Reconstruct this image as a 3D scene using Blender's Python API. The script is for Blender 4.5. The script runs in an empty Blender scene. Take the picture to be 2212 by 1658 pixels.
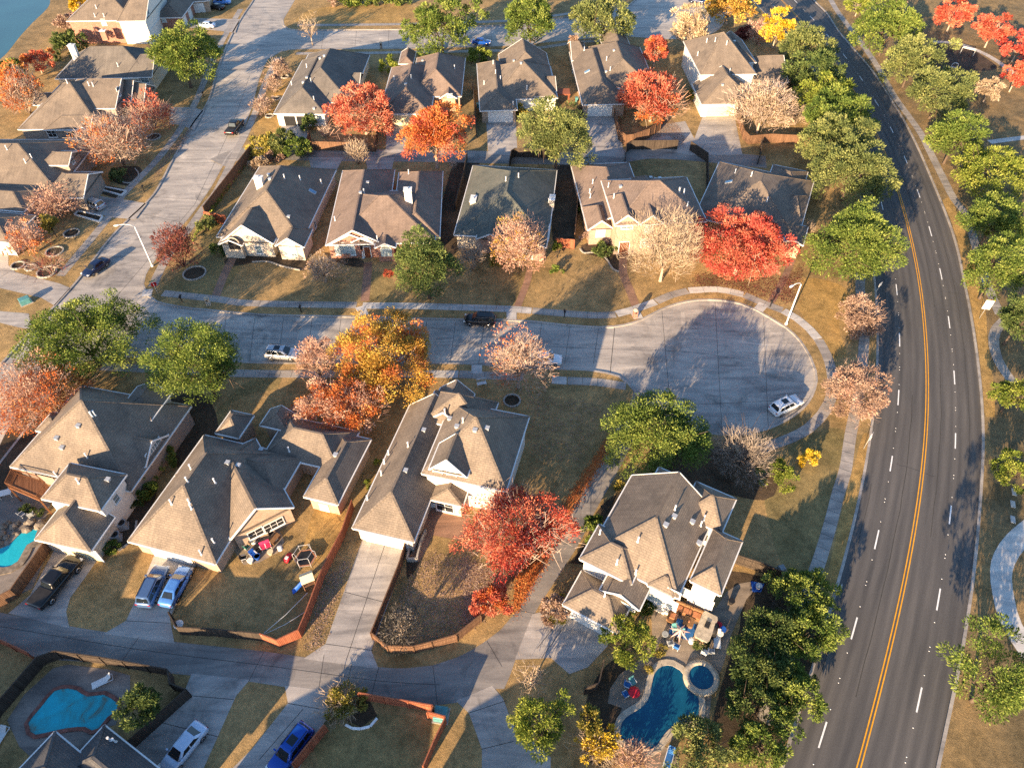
import bpy, math, random
import numpy as np
from mathutils import Vector, Matrix, geometry
from mathutils.bvhtree import BVHTree
C = bpy.context.scene.collection
R = math.radians
# ---------------------------------------------------------------- camera model
F, CX, CY, H, PITCH = 1536.0, 1106.0, 829.0, 72.0, R(47)
SP, CP = math.sin(PITCH), math.cos(PITCH)
def ray(x, y):
    d, v = (x - CX) / F, (y - CY) / F
    return Vector((d, CP - v * SP, -SP - v * CP))
def G(x, y, z=0.0):
    r = ray(x, y); t = (z - H) / r.z
    return Vector((r.x * t, r.y * t, z))
def scale_at(p):                      # pixels per metre at a world point
    dep = p.y * CP + (H - p.z) * SP
    return F / dep
OFF = {'1': 0.0, '2': 406.1, '3': 820.9, '4': 1226.1}
OFX = {'1': 0.0, '2': 544.4, '3': 1088.8, '4': 1641.8}
def PT(s):                            # "33:10,20 30,40 D:5,6" -> list of picture points
    out = []; cur = None
    for tok in s.split():
        if ':' in tok: cur, tok = tok.split(':')
        x, y = map(float, tok.split(','))
        if cur == 'D': out.append((x, y))
        else: out.append((OFX[cur[1]] + x * .2605, OFF[cur[0]] + y * .2605))
    return out
cam = bpy.data.objects.new('camera', bpy.data.cameras.new('camera')); C.objects.link(cam)
cam.location = (0, 0, H); cam.rotation_euler = (math.pi / 2 - PITCH, 0, 0)
cam.data.sensor_fit = 'HORIZONTAL'; cam.data.sensor_width = 36; cam.data.lens = 36 * F / 2212
cam.data.clip_end = 3000; cam.data.clip_start = .5
S = bpy.context.scene; S.camera = cam
# ---------------------------------------------------------------- light
AZ, EL = R(30), R(14)
sun = bpy.data.objects.new('sun', bpy.data.lights.new('sun', 'SUN')); C.objects.link(sun)
sun.data.energy = 5.0; sun.data.angle = R(.5); sun.data.color = (1, .73, .44)
Ld = Vector((math.sin(AZ) * math.cos(EL), math.cos(AZ) * math.cos(EL), -math.sin(EL)))
sun.rotation_euler = Ld.to_track_quat('-Z', 'Y').to_euler(); sun.location = (-40, -80, 90)
W = bpy.data.worlds.new('World'); S.world = W; W.use_nodes = True
nt = W.node_tree; bg = nt.nodes['Background']
sky = nt.nodes.new('ShaderNodeTexSky'); sky.sky_type = 'NISHITA'; sky.sun_disc = False
sky.sun_elevation = EL; sky.sun_rotation = math.pi + AZ
sky.air_density = 1.0; sky.dust_density = .6; sky.ozone_density = 3.2
nt.links.new(sky.outputs[0], bg.inputs[0]); bg.inputs[1].default_value = .095
S.view_settings.view_transform = 'Standard'; S.view_settings.look = 'None'
S.view_settings.exposure = 1.80; S.view_settings.gamma = 1
S.cycles.max_bounces = 6; S.cycles.diffuse_bounces = 3; S.cycles.transmission_bounces = 3
S.cycles.use_denoising = False
# ---------------------------------------------------------------- materials
class NT:
    def __init__(s, name):
        s.m = bpy.data.materials.new(name); s.m.use_nodes = True
        s.t = s.m.node_tree; s.b = s.t.nodes['Principled BSDF']
        s.b.inputs['Specular IOR Level'].default_value = .25
    def n(s, typ, **kw):
        n = s.t.nodes.new(typ)
        for k, v in kw.items():
            if k in n.inputs: n.inputs[k].default_value = v
            else: setattr(n, k, v)
        return n
    def l(s, a, b): s.t.links.new(a, b)
    def ramp(s, fac, stops, interp='LINEAR'):
        r = s.n('ShaderNodeValToRGB'); e = r.color_ramp; e.interpolation = interp
        while len(e.elements) < len(stops): e.elements.new(.5)
        for i, (p, c) in enumerate(stops):
            e.elements[i].position = p; e.elements[i].color = (*c, 1)
        s.l(fac, r.inputs[0]); return r.outputs[0]
    def noise(s, co, sc, det=4, rough=.55, dist=0):
        n = s.n('ShaderNodeTexNoise', Scale=sc, Detail=det, Roughness=rough, Distortion=dist)
        s.l(co, n.inputs['Vector']); return n.outputs['Fac']
    def mix(s, fac, a, b, mode='MIX'):
        m = s.n('ShaderNodeMix', data_type='RGBA', blend_type=mode)
        for sock, v in ((m.inputs[0], fac), (m.inputs[6], a), (m.inputs[7], b)):
            if isinstance(v, (int, float)): sock.default_value = v
            elif isinstance(v, tuple): sock.default_value = (*v, 1)
            else: s.l(v, sock)
        return m.outputs[2]
    def co(s, which='Object', sc=None, rot=0):
        c = s.n('ShaderNodeTexCoord').outputs[which]
        if sc or rot:
            mp = s.n('ShaderNodeMapping'); mp.inputs['Scale'].default_value = sc or (1, 1, 1)
            mp.inputs['Rotation'].default_value = (0, 0, rot); s.l(c, mp.inputs[0]); c = mp.outputs[0]
        return c
    def bump(s, h, st=.3, d=.05):
        b = s.n('ShaderNodeBump', Strength=st, Distance=d); s.l(h, b.inputs['Height']); s.l(b.outputs[0], s.b.inputs['Normal'])
    def fin(s, col, rough=.8, **kw):
        if isinstance(col, tuple): s.b.inputs['Base Color'].default_value = (*col, 1)
        else: s.l(col, s.b.inputs['Base Color'])
        if isinstance(rough, (int, float)): s.b.inputs['Roughness'].default_value = rough
        else: s.l(rough, s.b.inputs['Roughness'])
        for k, v in kw.items(): s.b.inputs[k.replace('_', ' ')].default_value = v
        return s.m
M = {}
def plain(name, col, rough=.6, var=.25, sc=2.0, **kw):
    k = NT(name); n = k.noise(k.co(), sc, 5)
    c = k.ramp(n, [(.3, tuple(x * (1 - var) for x in col)), (.7, tuple(min(1, x * (1 + var)) for x in col))])
    M[name] = k.fin(c, rough, **kw); return M[name]
def ground_mat(name, stops, fine=.6):
    k = NT(name); co = k.co()
    big = k.noise(co, .06, 9, .68, .8)
    c = k.ramp(big, stops)
    md = k.noise(co, .32, 7, .7, .5); f1 = k.noise(co, 1.6, 6, .75); f2 = k.noise(k.co(sc=(1, .55, 1), rot=.6), 9, 4, .85)
    c = k.mix(fine, c, k.ramp(md, [(.33, (.42, .43, .38)), (.5, (1, 1, 1)), (.68, (1.6, 1.5, 1.4))]), 'MULTIPLY')
    c = k.mix(fine, c, k.ramp(f1, [(.30, (.45, .45, .42)), (.70, (1.5, 1.45, 1.4))]), 'MULTIPLY')
    c = k.mix(fine * .62, c, k.ramp(f2, [(.33, (.40, .40, .36)), (.67, (1.6, 1.55, 1.5))]), 'MULTIPLY')
    k.bump(f2, .8, .12); M[name] = k.fin(c, .95); return M[name]
ground_mat('lawn', [(.30, (.15, .120, .052)), (.42, (.26, .185, .085)), (.53, (.37, .25, .115)), (.64, (.28, .20, .092)), (.76, (.18, .125, .065))])
ground_mat('green_lawn', [(.30, (.155, .130, .052)), (.5, (.25, .19, .085)), (.7, (.18, .150, .068))])
ground_mat('gold_lawn', [(.30, (.30, .185, .062)), (.5, (.40, .26, .095)), (.7, (.25, .165, .07))])
ground_mat('park_turf', [(.30, (.10, .085, .048)), (.45, (.19, .14, .075)), (.6, (.28, .19, .088)), (.75, (.13, .108, .058))])
ground_mat('soil', [(.3, (.10, .08, .05)), (.6, (.16, .12, .08))])
ground_mat('mulch', [(.3, (.045, .034, .024)), (.6, (.085, .062, .042))], .7)
ground_mat('dry_grass', [(.3, (.24, .17, .085)), (.6, (.32, .22, .11))])
ground_mat('playground_mulch', [(.3, (.05, .035, .028)), (.6, (.075, .052, .04))])
def concrete(name, col, stain=.45, spec=.3):
    k = NT(name); co = k.co()
    a = k.noise(co, .13, 9, .66, 1.6); b = k.noise(co, 5, 5, .75)
    st = k.noise(k.co(sc=(.35, 2.0, 1), rot=.55), .3, 7, .66, 1.0); oil = k.noise(co, .42, 4, .6, .4)
    pan = k.n('ShaderNodeTexVoronoi', Scale=.16); pan.distance = 'CHEBYCHEV'; k.l(k.co(rot=.12), pan.inputs['Vector'])
    pv = k.n('ShaderNodeSeparateColor'); k.l(pan.outputs['Color'], pv.inputs[0])
    c = k.ramp(a, [(.28, tuple(x * (1 - stain) for x in col)), (.46, col), (.58, col), (.72, tuple(x * 1.35 for x in col))])
    c = k.mix(.8, c, k.ramp(st, [(.34, (.52, .53, .56)), (.5, (.95, .95, .96)), (.68, (1.3, 1.28, 1.24))]), 'MULTIPLY')
    c = k.mix(.6, c, k.ramp(pv.outputs[0], [(0, (.80, .80, .82)), (1, (1.16, 1.15, 1.13))]), 'MULTIPLY')
    c = k.mix(.8, c, k.ramp(oil, [(.22, (.45, .44, .44)), (.33, (1, 1, 1))]), 'MULTIPLY')
    c = k.mix(.5, c, k.ramp(b, [(.3, (.72, .72, .72)), (.7, (1.25, 1.23, 1.2))]), 'MULTIPLY')
    k.bump(b, .15, .02); M[name] = k.fin(c, k.ramp(a, [(.3, (.42,) * 3), (.7, (.8,) * 3)]), Specular_IOR_Level=spec)
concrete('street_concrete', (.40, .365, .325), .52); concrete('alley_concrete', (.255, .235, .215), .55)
concrete('drive_concrete', (.38, .35, .32)); concrete('walk_concrete', (.34, .31, .28)); concrete('new_concrete', (.52, .50, .47), .12)
concrete('brick_path', (.27, .16, .11)); concrete('patio_stone', (.28, .225, .17)); concrete('pool_deck', (.22, .19, .165)); concrete('curb_concrete', (.36, .33, .30))
k = NT('asphalt'); uvc = k.co('UV'); sx = k.n('ShaderNodeSeparateXYZ'); k.l(uvc, sx.inputs[0])
wv = k.n('ShaderNodeTexWave', Scale=.29, Distortion=.8, Detail=2); wv.bands_direction = 'X'; k.l(uvc, wv.inputs[0])
nz = k.noise(k.co('UV', (1.2, .06, 1)), .9, 6, .6)
c = k.ramp(nz, [(.3, (.068, .066, .066)), (.7, (.122, .114, .108))])
c = k.mix(.5, c, k.ramp(wv.outputs['Fac'], [(0, (.78, .78, .79)), (1, (1.2, 1.18, 1.15))]), 'MULTIPLY')
fn = k.noise(k.co(), 9, 3, .8); c = k.mix(.5, c, k.ramp(fn, [(.3, (.7,) * 3), (.7, (1.35,) * 3)]), 'MULTIPLY')
k.bump(fn, .2, .02); M['asphalt'] = k.fin(c, .75)
def shingle(name, cols, rows=.26):
    k = NT(name); uv = k.co('UV')
    br = k.n('ShaderNodeTexBrick', Scale=1.0); br.offset = .37
    br.inputs['Brick Width'].default_value = .55; br.inputs['Row Height'].default_value = rows
    br.inputs['Mortar Size'].default_value = .035; br.inputs['Mortar Smooth'].default_value = .4
    br.inputs['Color1'].default_value = (.98, .98, .98, 1); br.inputs['Color2'].default_value = (1.2, 1.18, 1.15, 1); br.inputs['Mortar'].default_value = (.72, .72, .72, 1)
    k.l(uv, br.inputs['Vector'])
    n = k.noise(uv, .35, 8, .65, .5); n2 = k.noise(k.co('UV', (3, .25, 1)), 1.0, 5, .6)
    c = k.ramp(n, [(.3, cols[0]), (.5, cols[1]), (.72, cols[2])])
    big = k.noise(uv, .12, 6, .6, .8); c = k.mix(.6, c, k.ramp(big, [(.32, (.72, .73, .76)), (.66, (1.2, 1.17, 1.12))]), 'MULTIPLY')
    c = k.mix(.8, c, br.outputs['Color'], 'MULTIPLY')
    c = k.mix(.5, c, k.ramp(n2, [(.3, (.75, .74, .73)), (.7, (1.22, 1.2, 1.18))]), 'MULTIPLY')
    sp = k.noise(uv, 6, 3, .7); c = k.mix(.3, c, k.ramp(sp, [(.3, (.7,) * 3), (.7, (1.3,) * 3)]), 'MULTIPLY')
    k.bump(br.outputs['Fac'], .35, -.03); M[name] = k.fin(c, .9)
shingle('shingle_brown', [(.135, .112, .094), (.185, .152, .125), (.225, .185, .150)])
shingle('shingle_rose', [(.150, .115, .098), (.20, .152, .128), (.235, .18, .152)])
shingle('shingle_grey', [(.105, .098, .092), (.145, .132, .122), (.185, .168, .150)])
shingle('shingle_green', [(.090, .100, .092), (.125, .132, .116), (.16, .16, .138)])
shingle('shingle_tan', [(.19, .152, .115), (.245, .195, .148), (.28, .225, .17)], .3)
shingle('shingle_dark', [(.06, .062, .068), (.085, .085, .09), (.115, .11, .11)])
def brick(name, a, b, mortar=(.35, .32, .29)):
    k = NT(name); uv = k.co('UV'); br = k.n('ShaderNodeTexBrick', Scale=1.0)
    br.inputs['Brick Width'].default_value = .30; br.inputs['Row Height'].default_value = .11; br.inputs['Mortar Size'].default_value = .012
    for nm, c in (('Color1', a), ('Color2', b), ('Mortar', mortar)): br.inputs[nm].default_value = (*c, 1)
    k.l(uv, br.inputs['Vector']); n = k.noise(uv, 1.2, 6, .7)
    c = k.mix(.6, br.outputs['Color'], k.ramp(n, [(.3, (.65, .65, .65)), (.7, (1.3, 1.28, 1.25))]), 'MULTIPLY')
    k.bump(br.outputs['Fac'], .3, -.01); M[name] = k.fin(c, .9)
brick('brick_red', (.30, .095, .055), (.40, .15, .085)); brick('brick_tan', (.38, .25, .16), (.48, .33, .22)); brick('brick_cream', (.55, .47, .37), (.64, .56, .45))
brick('brick_grey', (.24, .19, .16), (.33, .26, .21)); brick('brick_rose', (.34, .20, .15), (.42, .27, .20))
plain('siding_white', (.74, .71, .65), .6, .06); plain('trim_white', (.72, .71, .69), .5, .08); plain('door_white', (.70, .68, .64), .5, .05); plain('door_cream', (.62, .54, .36), .5, .05)
plain('door_brown', (.15, .055, .03), .5); plain('dark_opening', (.02, .02, .022), .9)
def plank(name, a, b, rail=False):
    k = NT(name); uv = k.co('UV'); br = k.n('ShaderNodeTexBrick', Scale=1.0); br.offset = 0
    br.inputs['Brick Width'].default_value = .16; br.inputs['Row Height'].default_value = 30; br.inputs['Mortar Size'].default_value = .014
    for nm, c in (('Color1', a), ('Color2', b), ('Mortar', tuple(x * .25 for x in a))): br.inputs[nm].default_value = (*c, 1)
    k.l(uv, br.inputs['Vector']); n = k.noise(k.co('UV', (6, .7, 1)), 1.5, 6, .7)
    c = k.mix(.7, br.outputs['Color'], k.ramp(n, [(.3, (.55, .55, .55)), (.7, (1.4, 1.35, 1.3))]), 'MULTIPLY')
    M[name] = k.fin(c, .85)
plank('fence_wood', (.15, .082, .048), (.22, .125, .075)); plank('fence_red', (.30, .095, .05), (.40, .14, .075)); plank('fence_dark', (.055, .042, .034), (.085, .065, .05)); plank('deck_wood', (.20, .085, .04), (.28, .125, .06))
def glassy(name, col, rough=.08, **kw):
    k = NT(name); n = k.noise(k.co(), 1.5, 3); c = k.ramp(n, [(.3, tuple(x * .75 for x in col)), (.7, tuple(min(1, x * 1.25) for x in col))])
    M[name] = k.fin(c, rough, **{'Specular_IOR_Level': .6, **kw})
glassy('window_glass', (.16, .22, .24)); glassy('window_blind_sunlit', (.42, .50, .50), .2); glassy('car_glass', (.012, .016, .02), .04); glassy('skylight_glass', (.10, .22, .36))  # the pale blind colour has the sunlight on the windows put in
def water(name, a, b, sc=.5, rough=.06):
    k = NT(name); co = k.co(); n = k.noise(co, sc, 5, .6, 1); r = k.noise(co, 3, 3)
    k.bump(r, .22, .05); M[name] = k.fin(k.ramp(n, [(.3, a), (.7, b)]), rough, Specular_IOR_Level=.4)
water('pool_blue', (.004, .060, .125), (.008, .095, .175)); water('pool_turquoise', (.01, .34, .46), (.03, .45, .55), .25); water('pond_water', (.030, .085, .105), (.045, .13, .15), .05, .12)
k = NT('pool_algae'); n = k.noise(k.co(), .35, 6, .65, 1.0)
M['pool_algae'] = k.fin(k.ramp(n, [(.33, (.12, .12, .07)), (.42, (.03, .30, .34)), (.6, (.015, .42, .52)), (.8, (.03, .30, .35))]), .08, Specular_IOR_Level=.4)
plain('coping_stone', (.42, .36, .28), .8, .3); plain('coping_brick', (.20, .085, .065), .85, .4); plain('rock', (.20, .165, .13), .9, .5)
plain('bark', (.105, .075, .055), .9, .4, 6); plain('pale_bark', (.40, .31, .24), .85, .25, 6); plain('white_paint', (.78, .78, .77), .6, .12, 1.5); plain('yellow_paint', (.72, .33, .015), .6, .15, 1.5)
plain('galvanised', (.50, .51, .52), .4, .1, Metallic=.3); plain('white_metal', (.72, .72, .72), .45, .08); plain('black_metal', (.02, .02, .022), .45, .1); plain('joint', (.055, .053, .05), .9)
plain('tyre', (.015, .015, .016), .8); plain('rim', (.45, .45, .47), .3, .1, Metallic=.8); plain('lamp_lens', (.75, .74, .70), .15, .05); plain('tail_lens', (.35, .01, .01), .2, .05)
plain('plastic_green', (.03, .16, .12), .5); plain('plastic_teal', (.09, .25, .26), .5); plain('plastic_blue', (.02, .10, .42), .45); plain('plastic_red', (.55, .02, .035), .4); plain('plastic_pink', (.62, .04, .12), .5)
plain('plastic_grey', (.28, .30, .32), .5); plain('fabric_white', (.70, .70, .68), .8, .08); plain('fabric_blue', (.03, .13, .36), .85); plain('fabric_rose', (.58, .36, .30), .85); plain('wicker', (.20, .105, .05), .8, .4, 9); plain('terracotta', (.42, .18, .09), .8)
plain('sign_red', (.55, .02, .02), .5); plain('sign_green', (.02, .22, .10), .5); plain('stone_tan', (.45, .33, .21), .8, .3, 3); plain('slab_dark', (.03, .028, .027), .3); plain('edging_stone', (.36, .33, .29), .85, .3, 4)
PAINT = {}
def paint(name, col, rough=.22, metal=.0):
    k = NT('paint_' + name); n = k.noise(k.co(), 3, 4); c = k.ramp(n, [(.3, tuple(x * .92 for x in col)), (.7, tuple(min(1, x * 1.06) for x in col))])
    PAINT[name] = k.fin(c, rough, Metallic=metal, Coat_Weight=.6, Coat_Roughness=.05)
for a in (('black', (.010, .010, .012)), ('white', (.74, .75, .77)), ('silver', (.48, .50, .53), .25, .5), ('charcoal_sky', (.08, .15, .30), .3, .3), ('ice_sky', (.09, .25, .62), .3, .2), ('blue', (.010, .07, .36), .2, .2), ('navy', (.012, .022, .065), .22, .2), ('pearl', (.50, .60, .74), .25, .2)): paint(*a)  # wagon grey and light blue have the blue sky reflection put into the colour
def leafmat(name, a, b, c, trans=.20):
    k = NT('leaf_' + name); at = k.n('ShaderNodeAttribute', attribute_name='tint')
    col = k.ramp(at.outputs['Fac'], [(0.0, a), (.5, b), (1.0, c)])
    d = k.n('ShaderNodeBsdfDiffuse'); t = k.n('ShaderNodeBsdfTranslucent'); mx = k.n('ShaderNodeMixShader')
    k.l(col, d.inputs[0]); k.l(col, t.inputs[0]); mx.inputs[0].default_value = trans
    k.l(d.outputs[0], mx.inputs[1]); k.l(t.outputs[0], mx.inputs[2]); k.l(mx.outputs[0], k.t.nodes['Material Output'].inputs[0])
    k.t.nodes.remove(k.b); M['leaf_' + name] = k.m
leafmat('oak', (.065, .105, .026), (.135, .190, .042), (.31, .345, .085)); leafmat('dusty', (.075, .100, .038), (.16, .190, .066), (.32, .33, .115)); leafmat('lime', (.085, .125, .024), (.18, .225, .042), (.36, .37, .08))
leafmat('pine', (0.044, 0.073, 0.029), (0.099, 0.139, 0.044), (0.221, 0.259, 0.083)); leafmat('red', (0.276, 0.041, 0.028), (0.529, 0.132, 0.083), (0.667, 0.276, 0.161)); leafmat('crimson', (0.230, 0.023, 0.021), (0.506, 0.081, 0.063), (0.644, 0.184, 0.127))
leafmat('orange', (0.381, 0.084, 0.028), (0.582, 0.179, 0.056), (0.672, 0.336, 0.112)); leafmat('gold', (0.286, 0.154, 0.033), (0.550, 0.319, 0.072), (0.550, 0.462, 0.099)); leafmat('yellow', (.44, .28, .02), (.62, .43, .04), (.68, .55, .12)); leafmat('cream', (.36, .26, .15), (.55, .42, .26), (.66, .53, .36))
leafmat('rust', (.24, .155, .115), (.37, .25, .19), (.49, .36, .28)); leafmat('blush', (.36, .19, .14), (.50, .30, .22), (.62, .43, .32)); leafmat('wine', (.10, .030, .030), (.20, .065, .055), (.32, .12, .09)); leafmat('straw', (.30, .22, .15), (.43, .33, .23), (.55, .44, .32))
leafmat('soot', (.04, .037, .034), (.085, .075, .066), (.20, .18, .16)); leafmat('ash', (.20, .165, .14), (.32, .265, .22), (.44, .37, .31)); leafmat('olive', (0.140, 0.133, 0.031), (0.296, 0.258, 0.062), (0.515, 0.390, 0.094)); leafmat('mauve', (.30, .21, .17), (.45, .335, .27), (.58, .46, .375))
# ---------------------------------------------------------------- mesh helpers
def props(o, label=None, cat=None, group=None, kind=None):
    if label: o['label'] = label
    if cat: o['category'] = cat
    if group: o['group'] = group
    if kind: o['kind'] = kind
    return o
def empty(name, loc, rz, label, cat, group=None):
    o = bpy.data.objects.new(name, None); C.objects.link(o); o.location = loc; o.rotation_euler = (0, 0, rz); o.empty_display_size = .3
    return props(o, label, cat, group)
class MB:
    def __init__(s): s.v = []; s.f = []; s.uv = []; s.sm = []
    def face(s, pts, uv=None, smooth=False):
        i = len(s.v); s.v += [tuple(p) for p in pts]; s.f.append(list(range(i, i + len(pts)))); s.sm.append(smooth)
        if uv is None:
            a, b, c = Vector(pts[0]), Vector(pts[1]), Vector(pts[2]); n = (b - a).cross(c - a)
            if n.length < 1e-9: n = Vector((0, 0, 1))
            n.normalize()
            e = Vector((0, 0, 1)).cross(n)
            e = e.normalized() if e.length > 1e-3 else Vector((1, 0, 0))
            up = n.cross(e); uv = [(Vector(p).dot(e), Vector(p).dot(up)) for p in pts]
        s.uv += list(uv); return s
    def grid(s, rings, closed=True, cap=True, smooth=True):           # loft of rings sharing vertices
        n = len(rings[0]); i0 = len(s.v)
        for r in rings: s.v += [tuple(p) for p in r]
        for a in range(len(rings) - 1):
            for b in range(n if closed else n - 1):
                q = [i0 + a * n + b, i0 + a * n + (b + 1) % n, i0 + (a + 1) * n + (b + 1) % n, i0 + (a + 1) * n + b]
                s.f.append(q); s.sm.append(smooth); s.uv += [(s.v[x][0] + s.v[x][1], s.v[x][2]) for x in q]
        if cap and closed:
            for q in ([i0 + b for b in range(n)][::-1], [i0 + (len(rings) - 1) * n + b for b in range(n)]):
                s.f.append(q); s.sm.append(False); s.uv += [(s.v[x][0], s.v[x][1]) for x in q]
        return s
    def box(s, c, d, rz=0, M4=None):
        x, y, z = d[0] / 2, d[1] / 2, d[2] / 2; mt = M4 or (Matrix.Translation(c) @ Matrix.Rotation(rz, 4, 'Z'))
        p = [mt @ Vector((a, b, e)) for a in (-x, x) for b in (-y, y) for e in (-z, z)]
        for q in ((0, 1, 3, 2), (4, 6, 7, 5), (0, 4, 5, 1), (2, 3, 7, 6), (0, 2, 6, 4), (1, 5, 7, 3)): s.face([p[k] for k in q])
        return s
    def bar(s, a, b, w, h=None, n=4, r2=None):
        a, b = Vector(a), Vector(b); d = (b - a).normalized(); u = d.orthogonal().normalized() if abs(d.z) > .95 else Vector((0, 0, 1)).cross(d).normalized(); v = d.cross(u)
        h = h or w; k2 = 1 if r2 is None else r2 / w; off = math.pi / 4 if n == 4 else 0; kk = math.sqrt(2) / 2 if n == 4 else .5
        rg = [[p + (u * math.cos(t) * w + v * math.sin(t) * h) * kk * q for t in [off + 2 * math.pi * i / n for i in range(n)]] for p, q in ((a, 1), (b, k2))]
        return s.grid(rg, smooth=n > 4)
    def tube(s, pts, rad, n=6):
        rg = []; u = None
        for i, p in enumerate(pts):
            d = (Vector(pts[min(i + 1, len(pts) - 1)]) - Vector(pts[max(i - 1, 0)])).normalized()
            u = d.orthogonal().normalized() if u is None else (u - d * u.dot(d)).normalized()
            v = d.cross(u); r = rad[i] if isinstance(rad, (list, tuple)) else rad
            rg.append([Vector(p) + (u * math.cos(t) + v * math.sin(t)) * r for t in [2 * math.pi * k / n for k in range(n)]])
        return s.grid(rg)
    def lathe(s, prof, n=16, c=(0, 0, 0)):
        return s.grid([[(c[0] + r * math.cos(2 * math.pi * k / n), c[1] + r * math.sin(2 * math.pi * k / n), c[2] + z) for k in range(n)] for r, z in prof])
    def build(s, name, mat, parent=None, base=(0, 0, 0)):
        me = bpy.data.meshes.new(name); b = Vector(base)
        me.from_pydata([tuple(Vector(p) - b) for p in s.v], [], s.f)
        uvl = me.uv_layers.new(name='UVMap'); uvl.data.foreach_set('uv', np.array(s.uv, dtype=np.float32).ravel())
        me.polygons.foreach_set('use_smooth', s.sm); me.materials.append(M[mat] if isinstance(mat, str) else mat); me.update()
        o = bpy.data.objects.new(name, me); C.objects.link(o)
        if parent: o.parent = parent
        else: o.location = b
        return o
def dup(root, loc, rz, label, group=None):
    r = root.copy(); C.objects.link(r); r.location = loc; r.rotation_euler = (0, 0, rz); r['label'] = label
    if group: r['group'] = group
    def kids(a, b):
        for ch in a.children:
            c2 = ch.copy(); C.objects.link(c2); c2.parent = b; kids(ch, c2)
    kids(root, r); return r
def crom(pts, step=1.5, closed=False):                               # Catmull-Rom through world points
    P = [Vector(p) for p in pts]; out = []; n = len(P)
    for i in range(n if closed else n - 1):
        p0 = P[(i - 1) % n] if closed or i > 0 else P[0] * 2 - P[1]
        p1, p2 = P[i], P[(i + 1) % n]
        p3 = P[(i + 2) % n] if closed or i + 2 < n else P[-1] * 2 - P[-2]
        m = max(1, int((p2 - p1).length / step))
        for k in range(m):
            t = k / m
            out.append(.5 * ((2 * p1) + (p2 - p0) * t + (2 * p0 - 5 * p1 + 4 * p2 - p3) * t * t + (3 * p1 - p0 - 3 * p2 + p3) * t ** 3))
    if not closed: out.append(P[-1])
    return out
def gp(s, z=0.0): return [G(x, y, z) for x, y in PT(s)]
def sheet(name, mat, pts, z, thick=0, kind='structure', parent=None):
    pts = [Vector((p[0], p[1], z)) for p in pts]; mb = MB()
    for t in geometry.tessellate_polygon([pts]):
        a = [pts[i] for i in t]
        if (a[1] - a[0]).cross(a[2] - a[0]).z < 0: a.reverse()
        mb.face(a)
    if thick:
        ar = sum(p.x * q.y - q.x * p.y for p, q in zip(pts, pts[1:] + pts[:1])); q = pts if ar > 0 else pts[::-1]
        dn = Vector((0, 0, -thick))
        for a, b in zip(q, q[1:] + q[:1]): mb.face([a, a + dn, b + dn, b])
    o = mb.build(name, mat, parent)
    if kind and not parent: o['kind'] = kind
    return o
def strip_pts(line, w, z):
    L, Rr = [], []
    for i, p in enumerate(line):
        d = line[min(i + 1, len(line) - 1)] - line[max(i - 1, 0)]; d.z = 0; d.normalize(); n = Vector((-d.y, d.x, 0))
        L.append(Vector((p.x, p.y, z)) + n * w / 2); Rr.append(Vector((p.x, p.y, z)) - n * w / 2)
    return L, Rr
def strip(name, mat, line, w, z, thick=0, mb=None, kind='structure'):
    L, Rr = strip_pts(line, w, z); own = mb is None; mb = mb or MB(); s = 0; dn = Vector((0, 0, -thick))
    for i in range(len(line) - 1):
        ds = (line[i + 1] - line[i]).length
        mb.face([Rr[i], Rr[i + 1], L[i + 1], L[i]], [(w, s), (w, s + ds), (0, s + ds), (0, s)])
        if thick:
            mb.face([Rr[i] + dn, Rr[i + 1] + dn, Rr[i + 1], Rr[i]]); mb.face([L[i], L[i + 1], L[i + 1] + dn, L[i] + dn])
        s += ds
    if thick:
        mb.face([L[0], L[0] + dn, Rr[0] + dn, Rr[0]]); mb.face([Rr[-1], Rr[-1] + dn, L[-1] + dn, L[-1]])
    if own:
        o = mb.build(name, mat)
        if kind: o['kind'] = kind
        return o
# ================================================================ SETTING
sheet('ground', 'soil', [(-900, -60), (900, -60), (900, 1600), (-900, 1600)], -.16)
Q = 'D:'
# ---- concrete streets lie under the raised lawn blocks
sheet('street', 'street_concrete', gp('D:-900,1200 -900,-200 1700,-200 1700,60 1600,400 1840,560 1840,1000 1200,1000 300,1000 -100,1200'), -.130)
# ---- main road
yl = crom(gp('D:1640,-70 1665,-25 1686,0 1717,26 1746,61 1795,120 1824,161 1866,232 1892,281 1923,352 1949,432 1954,450 1971,518 1986,583 1996,654 2004,745 2008,838 2006,912 2001,988 1991,1071 1973,1183 1966,1226 1941,1335 1902,1489 1857,1658 1805,1850 1760,2000'), 2.0)
def smooth(l, n=6):
    for _ in range(n): l = [l[0]] + [(a + b * 2 + c) / 4 for a, b, c in zip(l, l[1:], l[2:])] + [l[-1]]
    return l
yl = smooth(yl, 40)
RC = 'D:1738,-70 1745,-20 1760,5 1788,26 1803,57 1858,121 1888,156 1918,203 1957,266 1988,328 2032,432 2048,471 2069,534 2082,604 2095,661 2108,742 2118,825 2125,907 2125,988 2118,1076 2111,1186 2105,1240 2079,1408 2056,1520 2025,1658 1990,1850 1960,2000'
LC = 'D:1560,-70 1600,-25 1625,0 1650,26 1690,65 1737,120 1768,170 1800,232 1828,310 1862,432 1878,520 1889,594 1893,640 1897,745 1892,838 1885,917 1874,988 1861,1063 1842,1139 1822,1226 1798,1296 1754,1453 1702,1604 1686,1658 1640,1850 1610,2000'
rc, lc = smooth(crom(gp(RC), 2.0), 8), smooth(crom(gp(LC), 2.0), 8)
strip('main_road', 'asphalt', yl, 19.0, -.122)
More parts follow.
